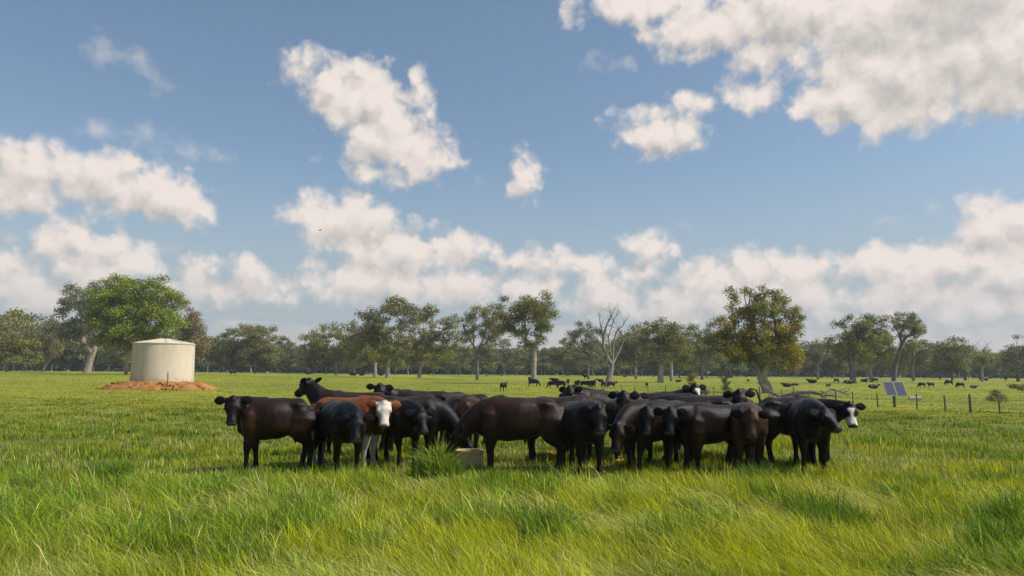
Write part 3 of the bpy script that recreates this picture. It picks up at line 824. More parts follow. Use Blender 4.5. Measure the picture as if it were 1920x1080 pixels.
# ------------------------------------------------------------------ trees
def bark(name, c1, c2, c3):
    m, T, b = principled(name, c1, 0.8, 0.2)
    t = T.new('ShaderNodeTexCoord')
    v = T.vec('MULTIPLY', t.outputs['Object'], (1, 1, 0.22))
    c = T.mix(T.ramp(T.noise(v, 1.6, 4, 0.6), 0.40, 0.60), c1, c2)
    c = T.mix(T.math('MULTIPLY', T.ramp(T.noise(v, 5.0, 4, 0.7), 0.52, 0.66), 0.7), c, c3)
    T.link(c, b.inputs['Base Color'])
    bp = T.new('ShaderNodeBump'); bp.inputs['Strength'].default_value = 0.7; bp.inputs['Distance'].default_value = 0.08
    T.link(T.noise(v, 6.0, 4, 0.7), bp.inputs['Height']); T.link(bp.outputs[0], b.inputs['Normal'])
    return m
BARK = {'pale': bark('pale_bark', (.38, .33, .26), (.27, .23, .18), (.10, .08, .065)), 'grey': bark('grey_bark', (.20, .18, .155), (.12, .105, .09), (.06, .05, .045)),
        'dead': bark('dead_wood', (.31, .285, .25), (.21, .195, .17), (.10, .09, .08)), 'log': bark('fallen_wood', (.24, .21, .18), (.15, .13, .11), (.07, .06, .05))}
def leaf_color(T):
    a = T.new('ShaderNodeAttribute', attribute_name='tint')
    return a.outputs['Color']
LEAF = leaf_mat('gum_leaves', leaf_color, 0.28, 0.5, 0.3)
GREEN = {'olive': (.215, .205, .068), 'bright': (.225, .275, .018), 'ochre': (.30, .235, .026), 'grey': (.185, .190, .110), 'dark': (.130, .140, .050), 'brown': (.220, .170, .080), 'moss': (.235, .240, .045)}

def limb_mesh(nodes, parent, rad, name, sides=6):
    N = len(nodes); V = []; F = []; k = 0
    for i in range(N):
        p = parent[i]
        if p < 0: continue
        a, b = nodes[p], nodes[i]; d = b - a; L = np.linalg.norm(d)
        if L < 1e-4: continue
        d = d / L
        s = np.cross(d, [0.3, 1, 0.1]); s /= np.linalg.norm(s); u = np.cross(d, s)
        t = np.arange(sides) * 2 * np.pi / sides
        ring = np.cos(t)[:, None] * s + np.sin(t)[:, None] * u
        ra = min(rad[p], rad[i] * 1.6) if parent[p] >= 0 else rad[p]
        V.append(a - d * ra * .3 + ring * ra); V.append(b + ring * rad[i])
        q = np.arange(sides); q2 = (q + 1) % sides
        F.append(np.stack([k + q, k + q2, k + sides + q2, k + sides + q], 1)); k += 2 * sides
    return mesh_np(name, np.concatenate(V), np.concatenate(F), True)

def grow(ells, R, trunk_r, fork, r, lean=(0, 0), density=1.0, kink=0.12, tip=0.035, trunk_pts=None):
    """ells: list of (x, y, z, rx, ry, rz, colour). Returns nodes, parents, radii, clumps (centre, R, colour)"""
    cl = []
    for e in ells:
        vol = e[3] * e[4] * e[5]
        n = max(4, int(density * 0.75 * vol / R ** 3 * 0.85 + 3))
        P = []
        tries = 0
        while len(P) < n and tries < n * 30:
            tries += 1
            v = r.normal(size=3); v /= np.linalg.norm(v)
            q = r.random() ** 0.42
            p = np.array([e[0] + v[0] * e[3] * q, e[1] + v[1] * e[4] * q, e[2] + v[2] * e[5] * q])
            if any(np.linalg.norm(p - o) < R * 0.8 for o in P): continue
            if p[2] < fork * .55: continue
            P.append(p)
        cl += [(p, R * r.uniform(.7, 1.25), e[6]) for p in P]
    cen = np.mean([c[0] for c in cl], 0)
    if trunk_pts is None:
        trunk_pts = [(0, 0, -.3), (lean[0] * .3, lean[1] * .3, fork * .35), (lean[0] * .6, lean[1] * .6, fork * .7), (lean[0], lean[1], fork)]
    nodes = [np.array(p, float) for p in trunk_pts]; par = list(range(-1, len(nodes) - 1)); plen = [0.0]
    for i in range(1, len(nodes)): plen.append(plen[-1] + np.linalg.norm(nodes[i] - nodes[i - 1]))
    top = nodes[-1]
    ends = []
    for ci in sorted(range(len(cl)), key=lambda i: np.linalg.norm(cl[i][0] - top)):
        c = cl[ci][0]
        A = np.array(nodes)
        dist = np.linalg.norm(A - c, axis=1)
        cost = dist + 0.42 * np.array(plen) + np.where(A[:, 2] < fork * .66, 1e3, 0) + np.where(A[:, 2] > c[2] + R, R * 2, 0)
        b = int(np.argmin(cost)); L = dist[b]; steps = max(1, int(L / (R * 1.3)))
        prev = b; a = nodes[b]
        for k in range(1, steps + 1):
            t = k / (steps + 0.001)
            p = a + (c - a) * min(t, 1)
            if k < steps:
                p = p + r.normal(size=3) * L * kink * .5 + np.array([0, 0, L * .07 * math.sin(math.pi * t)])
            nodes.append(p); par.append(prev); plen.append(plen[prev] + np.linalg.norm(p - nodes[prev])); prev = len(nodes) - 1
        ends.append(prev)
    w = np.zeros(len(nodes))
    for e in ends: w[e] += 1
    for i in range(len(nodes) - 1, 0, -1):
        if par[i] >= 0: w[par[i]] += w[i]
    rad = np.maximum(tip * .5, trunk_r * 0.74 * (w / w[0]) ** 0.56)
    nt = len(trunk_pts)
    for i in range(nt): rad[i] = trunk_r * (1.25 if i == 0 else 1.0 - 0.22 * i / nt)
    return nodes, par, rad, cl

def foliage(cl, size, dens, r, name='crown', flat=.72, vary=.28):
    Ps = []; Cs = []; 
    for c, R, colr in cl:
        n = max(6, int(dens * 14 * (R / size) ** 2))
        g = r.normal(size=(n, 3)); g /= np.linalg.norm(g, axis=1)[:, None]
        q = r.random(n) ** 0.6
        P = c + g * q[:, None] * R * np.array([1.25, 1.25, flat * 1.1])
        P += r.normal(size=(n, 3)) * R * .10
        base = np.array(GREEN[colr] if isinstance(colr, str) else colr) * r.uniform(1 - vary, 1 + vary)
        cc = base * (0.65 + 0.75 * r.random(n))[:, None]
        Ps.append(P); Cs.append(cc)
    P = np.concatenate(Ps); Cc = np.concatenate(Cs); n = len(P)
    a = r.normal(size=(n, 3)); a[:, 2] *= .9; a /= np.linalg.norm(a, axis=1)[:, None]
    b = np.cross(a, r.normal(size=(n, 3))); b /= np.linalg.norm(b, axis=1)[:, None]
    s1 = (size * (.55 + .6 * r.random(n)))[:, None]; s2 = s1 * .7
    V = np.stack([P - a * s1 * .6, P + b * s2 * .5, P + a * s1 * .6, P - b * s2 * .5], 1).reshape(-1, 3)
    F = np.arange(n * 4).reshape(-1, 4)
    me = mesh_np(name, V, F)
    attr(me, 'tint', np.repeat(Cc, 4, 0))
    return me

def tree(kind, label, px, base_row, depth, ells, r_px=1.2, fork=.28, barkk='pale', Rm=1.25, leaf=.34, dens=1.0, clump_d=1.0, seed=0, lean_px=0, cat='tree', group=None, trunk_px=None, kink=.12):
    """ells: (cx, cy, rx, ry, colour) in pixels of the photograph, built at the tree's real distance and size"""
    r = np.random.default_rng(1000 + seed)
    p = at(px, depth); s = depth / FPX
    yh = 700 + 0.0068 * (px - 960)
    row = yh + (EYE - p.z) * FPX / depth
    E = []
    top = 0
    for cx, cy, rx, ry, c in ells:
        dpt = min(rx, 55) * s * .85
        E.append(((cx - px) * s, r.uniform(-.3, .3) * dpt, (row - cy) * s, rx * s * 1.2, dpt, ry * s * 1.2, c)); top = max(top, (row - cy + ry) * s)
    tpts = None
    if trunk_px:
        tpts = [((x - px) * s, 0, (row - y) * s) for x, y in trunk_px]; tpts[0] = (tpts[0][0], 0, -.3)
    fk = tpts[-1][2] if tpts else top * fork
    nodes, par, rad, cl = grow(E, Rm, r_px * s, fk, r, lean=(lean_px * s, 0), density=clump_d, trunk_pts=tpts, kink=kink)
    o = empty(kind, p); tag(o, label, cat, group)
    link('trunk', limb_mesh(nodes, par, rad, 'trunk'), BARK[barkk], o)
    link('crown', foliage(cl, leaf, dens, r), LEAF, o)
    return o

G_TREE = 'gum trees standing along the far side of the pasture'
T = tree
T('gum_tree', 'old gum with grey-green crown and thick pale fluted trunk, left of the bright green tree', 165, 697, 185, [(135,590,34,38,'grey'),(160,560,38,30,'grey'),(125,620,28,24,'grey'),(185,545,28,20,'grey'),(150,640,30,14,'dark')], 6.5, seed=1, Rm=1.5, leaf=.40, trunk_px=[(163,700),(166,680),(171,662),(174,648)], group=G_TREE)
T('gum_tree', 'big bright green broad-crowned tree left of the water tank', 236, 699, 150, [(215,560,46,34,'bright'),(215,528,22,14,'bright'),(262,548,46,30,'bright'),(295,580,36,34,'bright'),(240,600,60,34,'bright'),(200,610,38,34,'moss'),(300,615,36,24,'bright'),(230,640,40,20,'moss')], 3.2, seed=2, Rm=1.35, leaf=.34, clump_d=1.25, trunk_px=[(236,700),(237,680),(241,660),(247,640),(255,618)], group=G_TREE)
T('gum_tree', 'brownish-leaved gum rising behind the water tank', 352, 700, 175, [(355,612,26,26,'brown'),(325,585,18,34,'brown'),(350,650,34,26,'brown'),(358,590,12,10,'brown')], 2.6, seed=3, group=G_TREE, barkk='grey')
T('gum_tree', 'round-topped gum standing above the tree line left of the herd', 478, 700, 230, [(455,632,24,20,'olive'),(490,628,28,22,'olive'),(478,618,22,12,'olive'),(450,660,26,22,'moss'),(498,662,26,22,'olive'),(470,680,30,10,'dark')], 2.2, seed=4, Rm=1.5, leaf=.42, group=G_TREE, barkk='grey')
T('gum_tree', 'dark spreading gum left of the two tallest central trees', 630, 700, 215, [(595,640,24,18,'olive'),(625,622,28,13,'olive'),(645,640,26,22,'olive'),(610,668,34,20,'dark'),(585,660,18,14,'olive')], 2.4, seed=5, Rm=1.4, leaf=.42, group=G_TREE, barkk='grey')
T('gum_tree', 'tall bushy brown-green gum with a white-scarred trunk behind the pricked-eared cow', 727, 702, 180, [(690,612,30,22,'brown'),(675,640,24,26,'olive'),(720,600,30,26,'olive'),(745,572,26,20,'olive'),(762,590,18,24,'olive'),(715,650,36,30,'moss'),(750,640,24,30,'olive'),(690,670,30,18,'moss')], 4.2, seed=6, Rm=1.35, leaf=.38, clump_d=1.15, trunk_px=[(727,704),(727,688),(729,672),(732,655)], group=G_TREE)
T('gum_tree', 'slender pale-stemmed gum left of the white-scarred trunk', 703, 702, 195, [(700,645,18,24,'moss'),(712,625,14,16,'olive')], 3.4, seed=7, fork=.5, group=G_TREE)
T('gum_tree', 'tall loose gum with two upright domes of leaves, centre left', 785, 702, 185, [(798,590,24,20,'olive'),(812,620,22,34,'moss'),(845,600,18,18,'olive'),(840,630,16,22,'moss'),(785,650,34,30,'moss'),(822,665,28,18,'moss')], 3.2, seed=8, Rm=1.25, leaf=.36, trunk_px=[(785,704),(789,688),(795,670)], group=G_TREE)
T('gum_tree', 'fork-trunked gum with open crown left of the tallest central tree', 895, 704, 170, [(880,600,20,16,'olive'),(905,590,24,18,'olive'),(925,610,24,22,'olive'),(885,625,26,16,'olive'),(915,632,18,10,'grey')], 3.0, seed=9, Rm=1.1, leaf=.32, fork=.34, clump_d=.9, group=G_TREE, barkk='grey')
T('gum_tree', 'tallest central gum with thick pale trunk and a one-sided open crown', 1000, 715, 128, [(975,575,40,18,'olive'),(1010,568,26,16,'olive'),(950,598,34,20,'olive'),(1005,595,32,22,'olive'),(930,615,22,12,'olive'),(970,620,24,14,'olive'),(1018,625,14,22,'moss'),(1020,600,18,24,'moss'),(995,640,16,12,'olive')], 5.0, seed=10, Rm=.95, leaf=.26, clump_d=.95, trunk_px=[(1000,716),(1001,695),(1002,675),(1001,658)], group=G_TREE)
T('gum_tree', 'airy grey gum left of the bare dead tree', 1103, 703, 190, [(1085,630,18,18,'grey'),(1105,618,24,16,'grey'),(1090,655,26,22,'grey'),(1118,640,20,24,'grey'),(1075,625,10,10,'grey')], 2.2, seed=11, Rm=1.1, leaf=.32, clump_d=.7, fork=.34, group=G_TREE, barkk='grey')
T('gum_tree', 'leaning pale-stemmed round gum right of the bare dead tree', 1192, 704, 200, [(1185,632,26,18,'olive'),(1205,650,24,28,'olive'),(1170,655,20,24,'grey'),(1190,672,30,14,'dark')], 2.6, seed=12, Rm=1.3, leaf=.4, group=G_TREE)
T('gum_tree', 'broad dark gum with double pale trunk between the dead tree and the ochre tree', 1238, 710, 150, [(1222,612,18,14,'olive'),(1235,625,30,22,'olive'),(1270,615,22,18,'olive'),(1260,645,34,30,'olive'),(1225,655,30,26,'olive'),(1278,668,20,22,'moss')], 5.0, seed=13, Rm=1.15, leaf=.33, clump_d=1.1, trunk_px=[(1238,711),(1239,695),(1240,680)], group=G_TREE)
T('gum_tree', 'narrow gum with thin pale stem beside the broad double-trunked one', 1259, 706, 170, [(1262,650,14,24,'moss'),(1255,632,12,12,'olive')], 3.0, seed=14, fork=.42, group=G_TREE)
T('gum_tree', 'grey-green gum left of the ochre tree', 1316, 706, 190, [(1310,628,20,14,'grey'),(1325,645,24,24,'grey'),(1300,655,20,24,'olive'),(1340,660,16,20,'olive')], 2.4, seed=15, Rm=1.25, leaf=.38, group=G_TREE, barkk='grey')
T('gum_tree', 'huge gnarled gum with ochre and green leaves and a thick forked white trunk', 1438, 738, 78, [
  (1385,556,22,14,'olive'),(1435,556,26,16,'olive'),(1463,552,14,12,'olive'),(1395,585,30,18,'ochre'),(1440,585,38,26,'moss'),(1482,590,24,30,'olive'),(1500,600,14,24,'olive'),
  (1360,615,28,16,'ochre'),(1395,625,40,24,'ochre'),(1350,640,28,20,'moss'),(1375,660,34,18,'ochre'),(1440,625,44,28,'ochre'),(1480,625,28,24,'moss'),(1425,660,40,20,'moss'),(1470,655,38,26,'ochre'),(1490,680,20,22,'ochre'),(1455,690,24,12,'moss'),(1400,680,26,12,'dark')],
  10.5, seed=16, Rm=.62, leaf=.17, dens=1.0, clump_d=.9, trunk_px=[(1440,740),(1438,730),(1434,720),(1428,712)], kink=.2, group=G_TREE)
T('gum_tree', 'small grey gum right behind the ochre tree', 1533, 707, 200, [(1528,668,18,16,'grey'),(1545,672,16,16,'grey'),(1518,655,12,14,'grey')], 2.0, seed=17, Rm=1.2, leaf=.38, fork=.4, group=G_TREE, barkk='grey')
T('gum_tree', 'broad gum with dark doubled trunk, right of the ochre tree', 1598, 713, 150, [(1580,640,26,20,'olive'),(1600,612,26,16,'olive'),(1625,610,28,20,'olive'),(1650,598,16,10,'grey'),(1640,630,34,24,'olive'),(1610,650,34,24,'moss'),(1585,662,22,12,'olive')], 5.0, seed=18, Rm=1.1, leaf=.33, clump_d=1.05, trunk_px=[(1599,714),(1598,695),(1597,678),(1594,665)], group=G_TREE, barkk='grey')
T('gum_tree', 'pale-trunked gum just right of the dark doubled trunk', 1634, 709, 165, [(1640,655,28,26,'moss'),(1655,640,22,24,'olive'),(1625,670,22,16,'moss')], 3.2, seed=19, Rm=1.15, leaf=.34, fork=.36, lean_px=-5, group=G_TREE)
T('gum_tree', 'gum leaning right with a detached top tuft above the solar panel', 1673, 708, 165, [(1700,598,18,13,'olive'),(1715,610,22,16,'olive'),(1692,620,12,10,'olive'),(1725,622,14,10,'olive')], 3.6, seed=20, Rm=.95, leaf=.3, clump_d=1.3, trunk_px=[(1674,709),(1679,690),(1686,665),(1694,645),(1702,632)], group=G_TREE, barkk='grey')
T('gum_tree', 'rounded mid-green gum below the leaning one', 1712, 708, 185, [(1705,655,26,18,'moss'),(1725,668,22,20,'olive'),(1690,675,24,18,'moss'),(1735,650,12,12,'olive')], 2.6, seed=21, Rm=1.2, leaf=.36, group=G_TREE)
T('gum_tree', 'dense round-headed gum in the gap right of the solar panel', 1785, 708, 200, [(1785,655,28,18,'olive'),(1800,672,24,18,'olive'),(1768,672,20,18,'olive'),(1755,660,12,14,'grey'),(1785,690,30,8,'dark')], 2.0, seed=22, Rm=1.3, leaf=.4, clump_d=1.2, group=G_TREE, barkk='grey')
T('gum_tree', 'thin-crowned gum with twin white trunks and dead twigs on top', 1843, 710, 175, [(1835,668,16,10,'moss'),(1855,668,16,12,'moss'),(1845,680,22,12,'moss')], 2.6, seed=23, Rm=1.0, leaf=.3, clump_d=.9, trunk_px=[(1842,711),(1841,700),(1842,690)], group=G_TREE)
T('gum_tree', 'dark gum cut off by the right edge of the photo', 1908, 710, 180, [(1895,665,16,16,'grey'),(1915,655,18,20,'grey'),(1910,685,26,16,'olive'),(1935,670,22,24,'grey')], 2.8, seed=24, Rm=1.2, leaf=.36, group=G_TREE, barkk='grey')
T('gum_tree', 'green gum at the left edge of the photo', 12, 698, 200, [(10,640,30,22,'olive'),(40,650,26,20,'moss'),(-10,665,30,18,'moss'),(30,675,30,12,'olive')], 2.6, seed=25, Rm=1.4, leaf=.42, group=G_TREE)
T('gum_tree', 'gum with leaning pale limb between the left edge and the fluted trunk', 78, 698, 205, [(65,632,26,16,'olive'),(85,650,26,18,'olive'),(95,625,12,10,'grey'),(60,670,30,14,'moss')], 2.2, seed=26, Rm=1.4, leaf=.42, lean_px=14, group=G_TREE)

# filler row of the far wood, small copies of a few grown trees
_pt = []
for i, cmix in enumerate([('olive', 'olive'), ('olive', 'moss'), ('dark', 'olive'), ('grey', 'olive'), ('moss', 'dark'), ('grey', 'dark'), ('brown', 'olive')]):
    r = np.random.default_rng(300 + i)
    E = []
    for k in range(5):
        a = k * 1.3 + i
        E.append((2.9 * math.cos(a) * (k > 0), 2.9 * math.sin(a) * (k > 0), 9.5 + r.uniform(-2.6, 1.8) + (2 if k == 0 else 0), r.uniform(2.8, 3.9), r.uniform(2.8, 3.9), r.uniform(2.2, 3.4), cmix[k % 2]))
    E.append((0, 0, 5.2, 5.0, 5.0, 2.6, cmix[1]))
    E.append((1.5, -1.5, 3.6, 3.6, 3.6, 1.5, cmix[0]))
    nodes, par, rad, cl = grow(E, 1.35, .30, 3.2, r, lean=(r.uniform(-.8, .8), 0), density=.95)
    _pt.append((limb_mesh(nodes, par, rad, 'trunk', 5), foliage(cl, .55, .8, r)))
random.seed(5)
def row_top(px):
    return float(np.interp(px, [-300, 0, 60, 130, 330, 420, 470, 560, 660, 760, 900, 1000, 1100, 1200, 1330, 1500, 1560, 1700, 1830, 1920, 2300], [620, 606, 612, 632, 640, 632, 640, 650, 655, 655, 652, 658, 655, 648, 648, 655, 655, 658, 666, 664, 650]))
px = -330.0; k = 0; ROWT = []
while px < 2260:
    dep = random.uniform(232, 300)
    p = at(px, dep)
    row = 700 + 0.0068 * (px - 960) + (EYE - p.z) * FPX / dep
    hgt = (row - row_top(px) + random.uniform(-6, 16)) * dep / FPX
    sc = max(.5, hgt / 12.4)
    v = _pt[k % 7] if random.random() < .5 else random.choice(_pt)
    o = empty('wood_tree', p, random.uniform(0, 6.28), sc)
    ROWT.append((px, o))
    link('trunk', v[0], BARK['pale' if random.random() < .55 else 'grey'], o); link('crown', v[1], LEAF, o)
    px += random.uniform(17, 31); k += 1

MARKS = [(-120, 'beyond the left edge of the photo'), (40, 'left of the fluted pale trunk'), (200, 'between the fluted trunk and the tank'), (310, 'behind the water tank'), (410, 'right of the water tank'), (480, 'around the round-topped gum'), (555, 'left of the dark spreading gum'),
         (635, 'around the dark spreading gum'), (725, 'behind the white-scarred trunk'), (810, 'behind the two upright leaf domes'), (895, 'around the fork-trunked gum'), (965, 'left of the tallest central gum'), (1045, 'right of the tallest central gum'), (1125, 'behind the bare dead tree'),
         (1195, 'around the leaning pale-stemmed gum'), (1260, 'behind the broad double-trunked gum'), (1335, 'left of the ochre tree'), (1440, 'behind the ochre tree'), (1530, 'right of the ochre tree'), (1610, 'behind the dark doubled trunk'), (1690, 'behind the gum that leans right'),
         (1785, 'around the dense round-headed gum'), (1850, 'behind the twin white trunks'), (1915, 'at the right edge of the photo'), (2080, 'beyond the right edge of the photo')]
_by = {}
for px_, o in ROWT: _by.setdefault(min(MARKS, key=lambda m: abs(m[0] - px_))[1], []).append((px_, o))
for where, lst in _by.items():
    lst.sort(key=lambda q: q[0])
    for i, (px_, o) in enumerate(lst):
        nm = ['first', 'second', 'third', 'fourth', 'fifth', 'sixth', 'seventh', 'eighth', 'ninth', 'tenth', 'eleventh', 'twelfth', 'thirteenth', 'fourteenth'][i]
        tag(o, ('only back-row gum ' + where) if len(lst) == 1 else nm + ' back-row gum from the left, ' + where, 'tree', 'trees of the closed back row')

# dim far wood behind the row
def far_wood():
    r = np.random.default_rng(77); n = 52000
    ang = r.uniform(-.95, .95, n); dd = r.uniform(330, 430, n)
    x = dd * np.tan(ang); y = dd + 0 * x
    hh = 8.5 + 5.0 * fbm(np.stack([x * .045, np.zeros(n), np.zeros(n)], 1), 3, 8)
    z = ground_z(x, y) + hh * r.random(n) ** .8
    c = np.array([.055, .070, .058])[None] * (0.6 + .7 * r.random(n))[:, None]
    P = np.stack([x, y, z], 1)
    a = r.normal(size=(n, 3)); a /= np.linalg.norm(a, axis=1)[:, None]
    b = np.cross(a, r.normal(size=(n, 3))); b /= np.linalg.norm(b, axis=1)[:, None]
    s = (1.0 + 1.3 * r.random(n))[:, None]
    V = np.stack([P - a * s, P + b * s * .6, P + a * s, P - b * s * .6], 1).reshape(-1, 3)
    me = mesh_np('far_wood', V, np.arange(n * 4).reshape(-1, 4)); attr(me, 'tint', np.repeat(c, 4, 0))
    tag(link('far_woods', me, LEAF), 'dim blue-green wood closing the view behind the row of gum trees', 'woods', kind='stuff')
far_wood()

# bare trees
def bare(kind, label, px, depth, trunk, limbs, r_px, seed, barkk='dead', twigs=3, group=None):
    r = np.random.default_rng(seed); p = at(px, depth); s = depth / FPX
    row = 700 + 0.0068 * (px - 960) + (EYE - p.z) * FPX / depth
    nodes = []; par = []; rad = []
    def add(x, y, yo, pr, rr): nodes.append(np.array([(x - px) * s, yo, (row - y) * s])); par.append(pr); rad.append(rr * s); return len(nodes) - 1
    last = -1; T0 = []
    for i, (x, y) in enumerate(trunk):
        last = add(x, y, 0, last, r_px * (1.35 if i == 0 else 1 - .12 * i)); T0.append(last)
    def twig(i0, d, L, rr, lev):
        if lev == 0 or rr < .25 * 0 + .012: return
        pr = i0; pos = nodes[i0].copy(); d = d / np.linalg.norm(d)
        for q in range(3):
            d = d + r.normal(size=3) * .22 + np.array([0, 0, .08]); d /= np.linalg.norm(d)
            pos = pos + d * L / 3
            nodes.append(pos.copy()); par.append(pr); rad.append(rr * (1 - .25 * (q + 1))); pr = len(nodes) - 1
            if r.random() < .75: twig(pr, d + r.normal(size=3) * .8, L * .6, rr * .55, lev - 1)
    for st, pts, rr in limbs:
        pr = T0[st]; yo = 0; n = len(pts); dirn = r.uniform(-1, 1) * .5
        for i, (x, y) in enumerate(pts):
            yo += dirn * s * 12
            pr2 = add(x + r.uniform(-1.5, 1.5), y, yo, pr, rr * (1 - .72 * (i + 1) / n))
            if i >= 0 and twigs:
                for _ in range(2):
                    d = nodes[pr2] - nodes[pr] + r.normal(size=3) * np.linalg.norm(nodes[pr2] - nodes[pr]) * .9
                    twig(pr2, d, 20 * s, rr * s * .3, twigs - 1)
            pr = pr2
    o = empty(kind, p); tag(o, label, 'tree', group)
    link('trunk', limb_mesh(nodes, par, rad, 'trunk', 8), BARK[barkk], o)
    return o
bare('dead_tree', 'bare silver-grey dead tree with a swollen leaning trunk and many upright limbs', 1143, 108, [(1140,724),(1143,705),(1147,692),(1148,684)],
     [(3, [(1140,670),(1131,650),(1120,640),(1108,632),(1100,622)], 2.3), (3, [(1136,668),(1132,640),(1128,615),(1124,590)], 2.3), (3, [(1132,655),(1130,630),(1138,610),(1146,592),(1147,590)], 2.6),
      (3, [(1150,665),(1151,640),(1156,622),(1168,610)], 2.2), (3, [(1156,672),(1165,655),(1172,640),(1178,632)], 1.7), (3, [(1146,660),(1143,632),(1150,604),(1158,592)], 1.9), (2, [(1128,672),(1112,662),(1098,660)], 1.6), (3, [(1120,660),(1108,640),(1100,640)], 1.2)], 6.2, 3)
bare('dead_branches', 'crooked dead limb poking bare out of the top of the ochre tree', 1410, 79, [(1409,640),(1409,610),(1407,585)],
     [(2, [(1408,575),(1413,562),(1413,550),(1417,540),(1408,534)], 1.6), (2, [(1404,568),(1401,552),(1402,540)], 1.2)], 2.0, 5, 'grey', 1)
bare('dead_twigs', 'pale dead twigs above the thin crown with twin white trunks', 1845, 176, [(1845,690),(1846,672)], [(1, [(1840,660),(1835,648)], 1.2), (1, [(1850,660),(1858,650),(1862,646)], 1.2)], 1.6, 6, 'dead', 2)

# young trees and bushes by the far fence
T('sapling', 'tall feathery sapling with russet base behind the white-faced cow', 1297, 726, 84, [(1296,690,7,16,'moss'),(1298,708,9,12,'olive'),(1299,718,7,10,(.24,.13,.03))], .8, seed=40, Rm=.28, leaf=.10, fork=.12, cat='sapling', group='saplings in the fenced strip')
T('sapling', 'narrow dark green sapling left of the ochre tree', 1360, 732, 80, [(1358,706,6,10,'moss'),(1361,718,8,12,'olive'),(1362,730,7,6,'moss')], .8, seed=41, Rm=.26, leaf=.10, fork=.1, cat='sapling', group='saplings in the fenced strip')
T('bush', 'leafy bush just behind the arched tail', 1384, 746, 60, [(1376,738,9,8,'moss'),(1390,736,9,8,'olive')], .6, seed=42, Rm=.22, leaf=.09, fork=.1, cat='bush', group='bushes in the fenced strip')
T('bush', 'small grey-green bush right of the feathery sapling', 1316, 744, 70, [(1312,733,6,7,'olive'),(1322,736,5,7,'olive')], .5, seed=43, Rm=.22, leaf=.09, fork=.1, cat='bush', group='bushes in the fenced strip')
T('bush', 'reddish-tipped bush by the last fence post on the right', 1868, 760, 47, [(1862,740,9,8,(.17,.14,.06)),(1875,746,10,7,'olive'),(1856,748,6,5,'olive')], .7, seed=44, Rm=.2, leaf=.08, fork=.1, cat='bush', group='bushes in the fenced strip')
T('bush', 'dark bush on the right edge of the photo', 1922, 742, 66, [(1920,728,12,12,'dark'),(1905,724,10,3,'dark')], .8, seed=45, Rm=.28, leaf=.1, fork=.1, cat='bush', group='bushes in the fenced strip')

# fallen branch
def fallen():
    bm = bmesh.new(); D = 64; p = at(1520, D); s = D / FPX
    row = 700 + 0.0068 * (1520 - 960) + (EYE - p.z) * FPX / D
    def P(x, y, yo=0): return Vector(((x - 1520) * s, yo, (row - y) * s))
    tube(bm, [P(1452, 736, 1), P(1465, 744, .6), P(1478, 740, .3), P(1500, 735, 0), P(1520, 734, -.1), P(1535, 738, -.2), P(1545, 746, -.2)], [.10, .13, .16, .20, .18, .13, .09], n=9)
    tube(bm, [P(1535, 738, -.1), P(1548, 734, .3), P(1562, 729, .5), P(1580, 734, .4), P(1594, 742, .3)], [.12, .10, .10, .08, .03], n=8)
    tube(bm, [P(1543, 740, -.2), P(1556, 740, -.4), P(1564, 746, -.5)], [.09, .08, .03], n=8)
    tube(bm, [P(1575, 733, .4), P(1588, 728, .6), P(1600, 726, .7)], [.06, .04, .015], n=6)
    tube(bm, [P(1583, 735, .4), P(1590, 732, .2), P(1597, 722, .1)], [.05, .03, .012], n=6)
    tube(bm, [P(1455, 742, .8), P(1448, 730, 1.2), P(1440, 722, 1.6)], [.10, .08, .05], n=7)
    tube(bm, [P(1578, 738, .3), P(1574, 748, .1)], [.04, .03], n=6)
    tag(link('fallen_branch', bm_mesh(bm, 'fallen_branch'), BARK['log'], loc=p), 'long grey fallen branch lying arched in the grass right of the ochre tree', 'branch')
fallen()

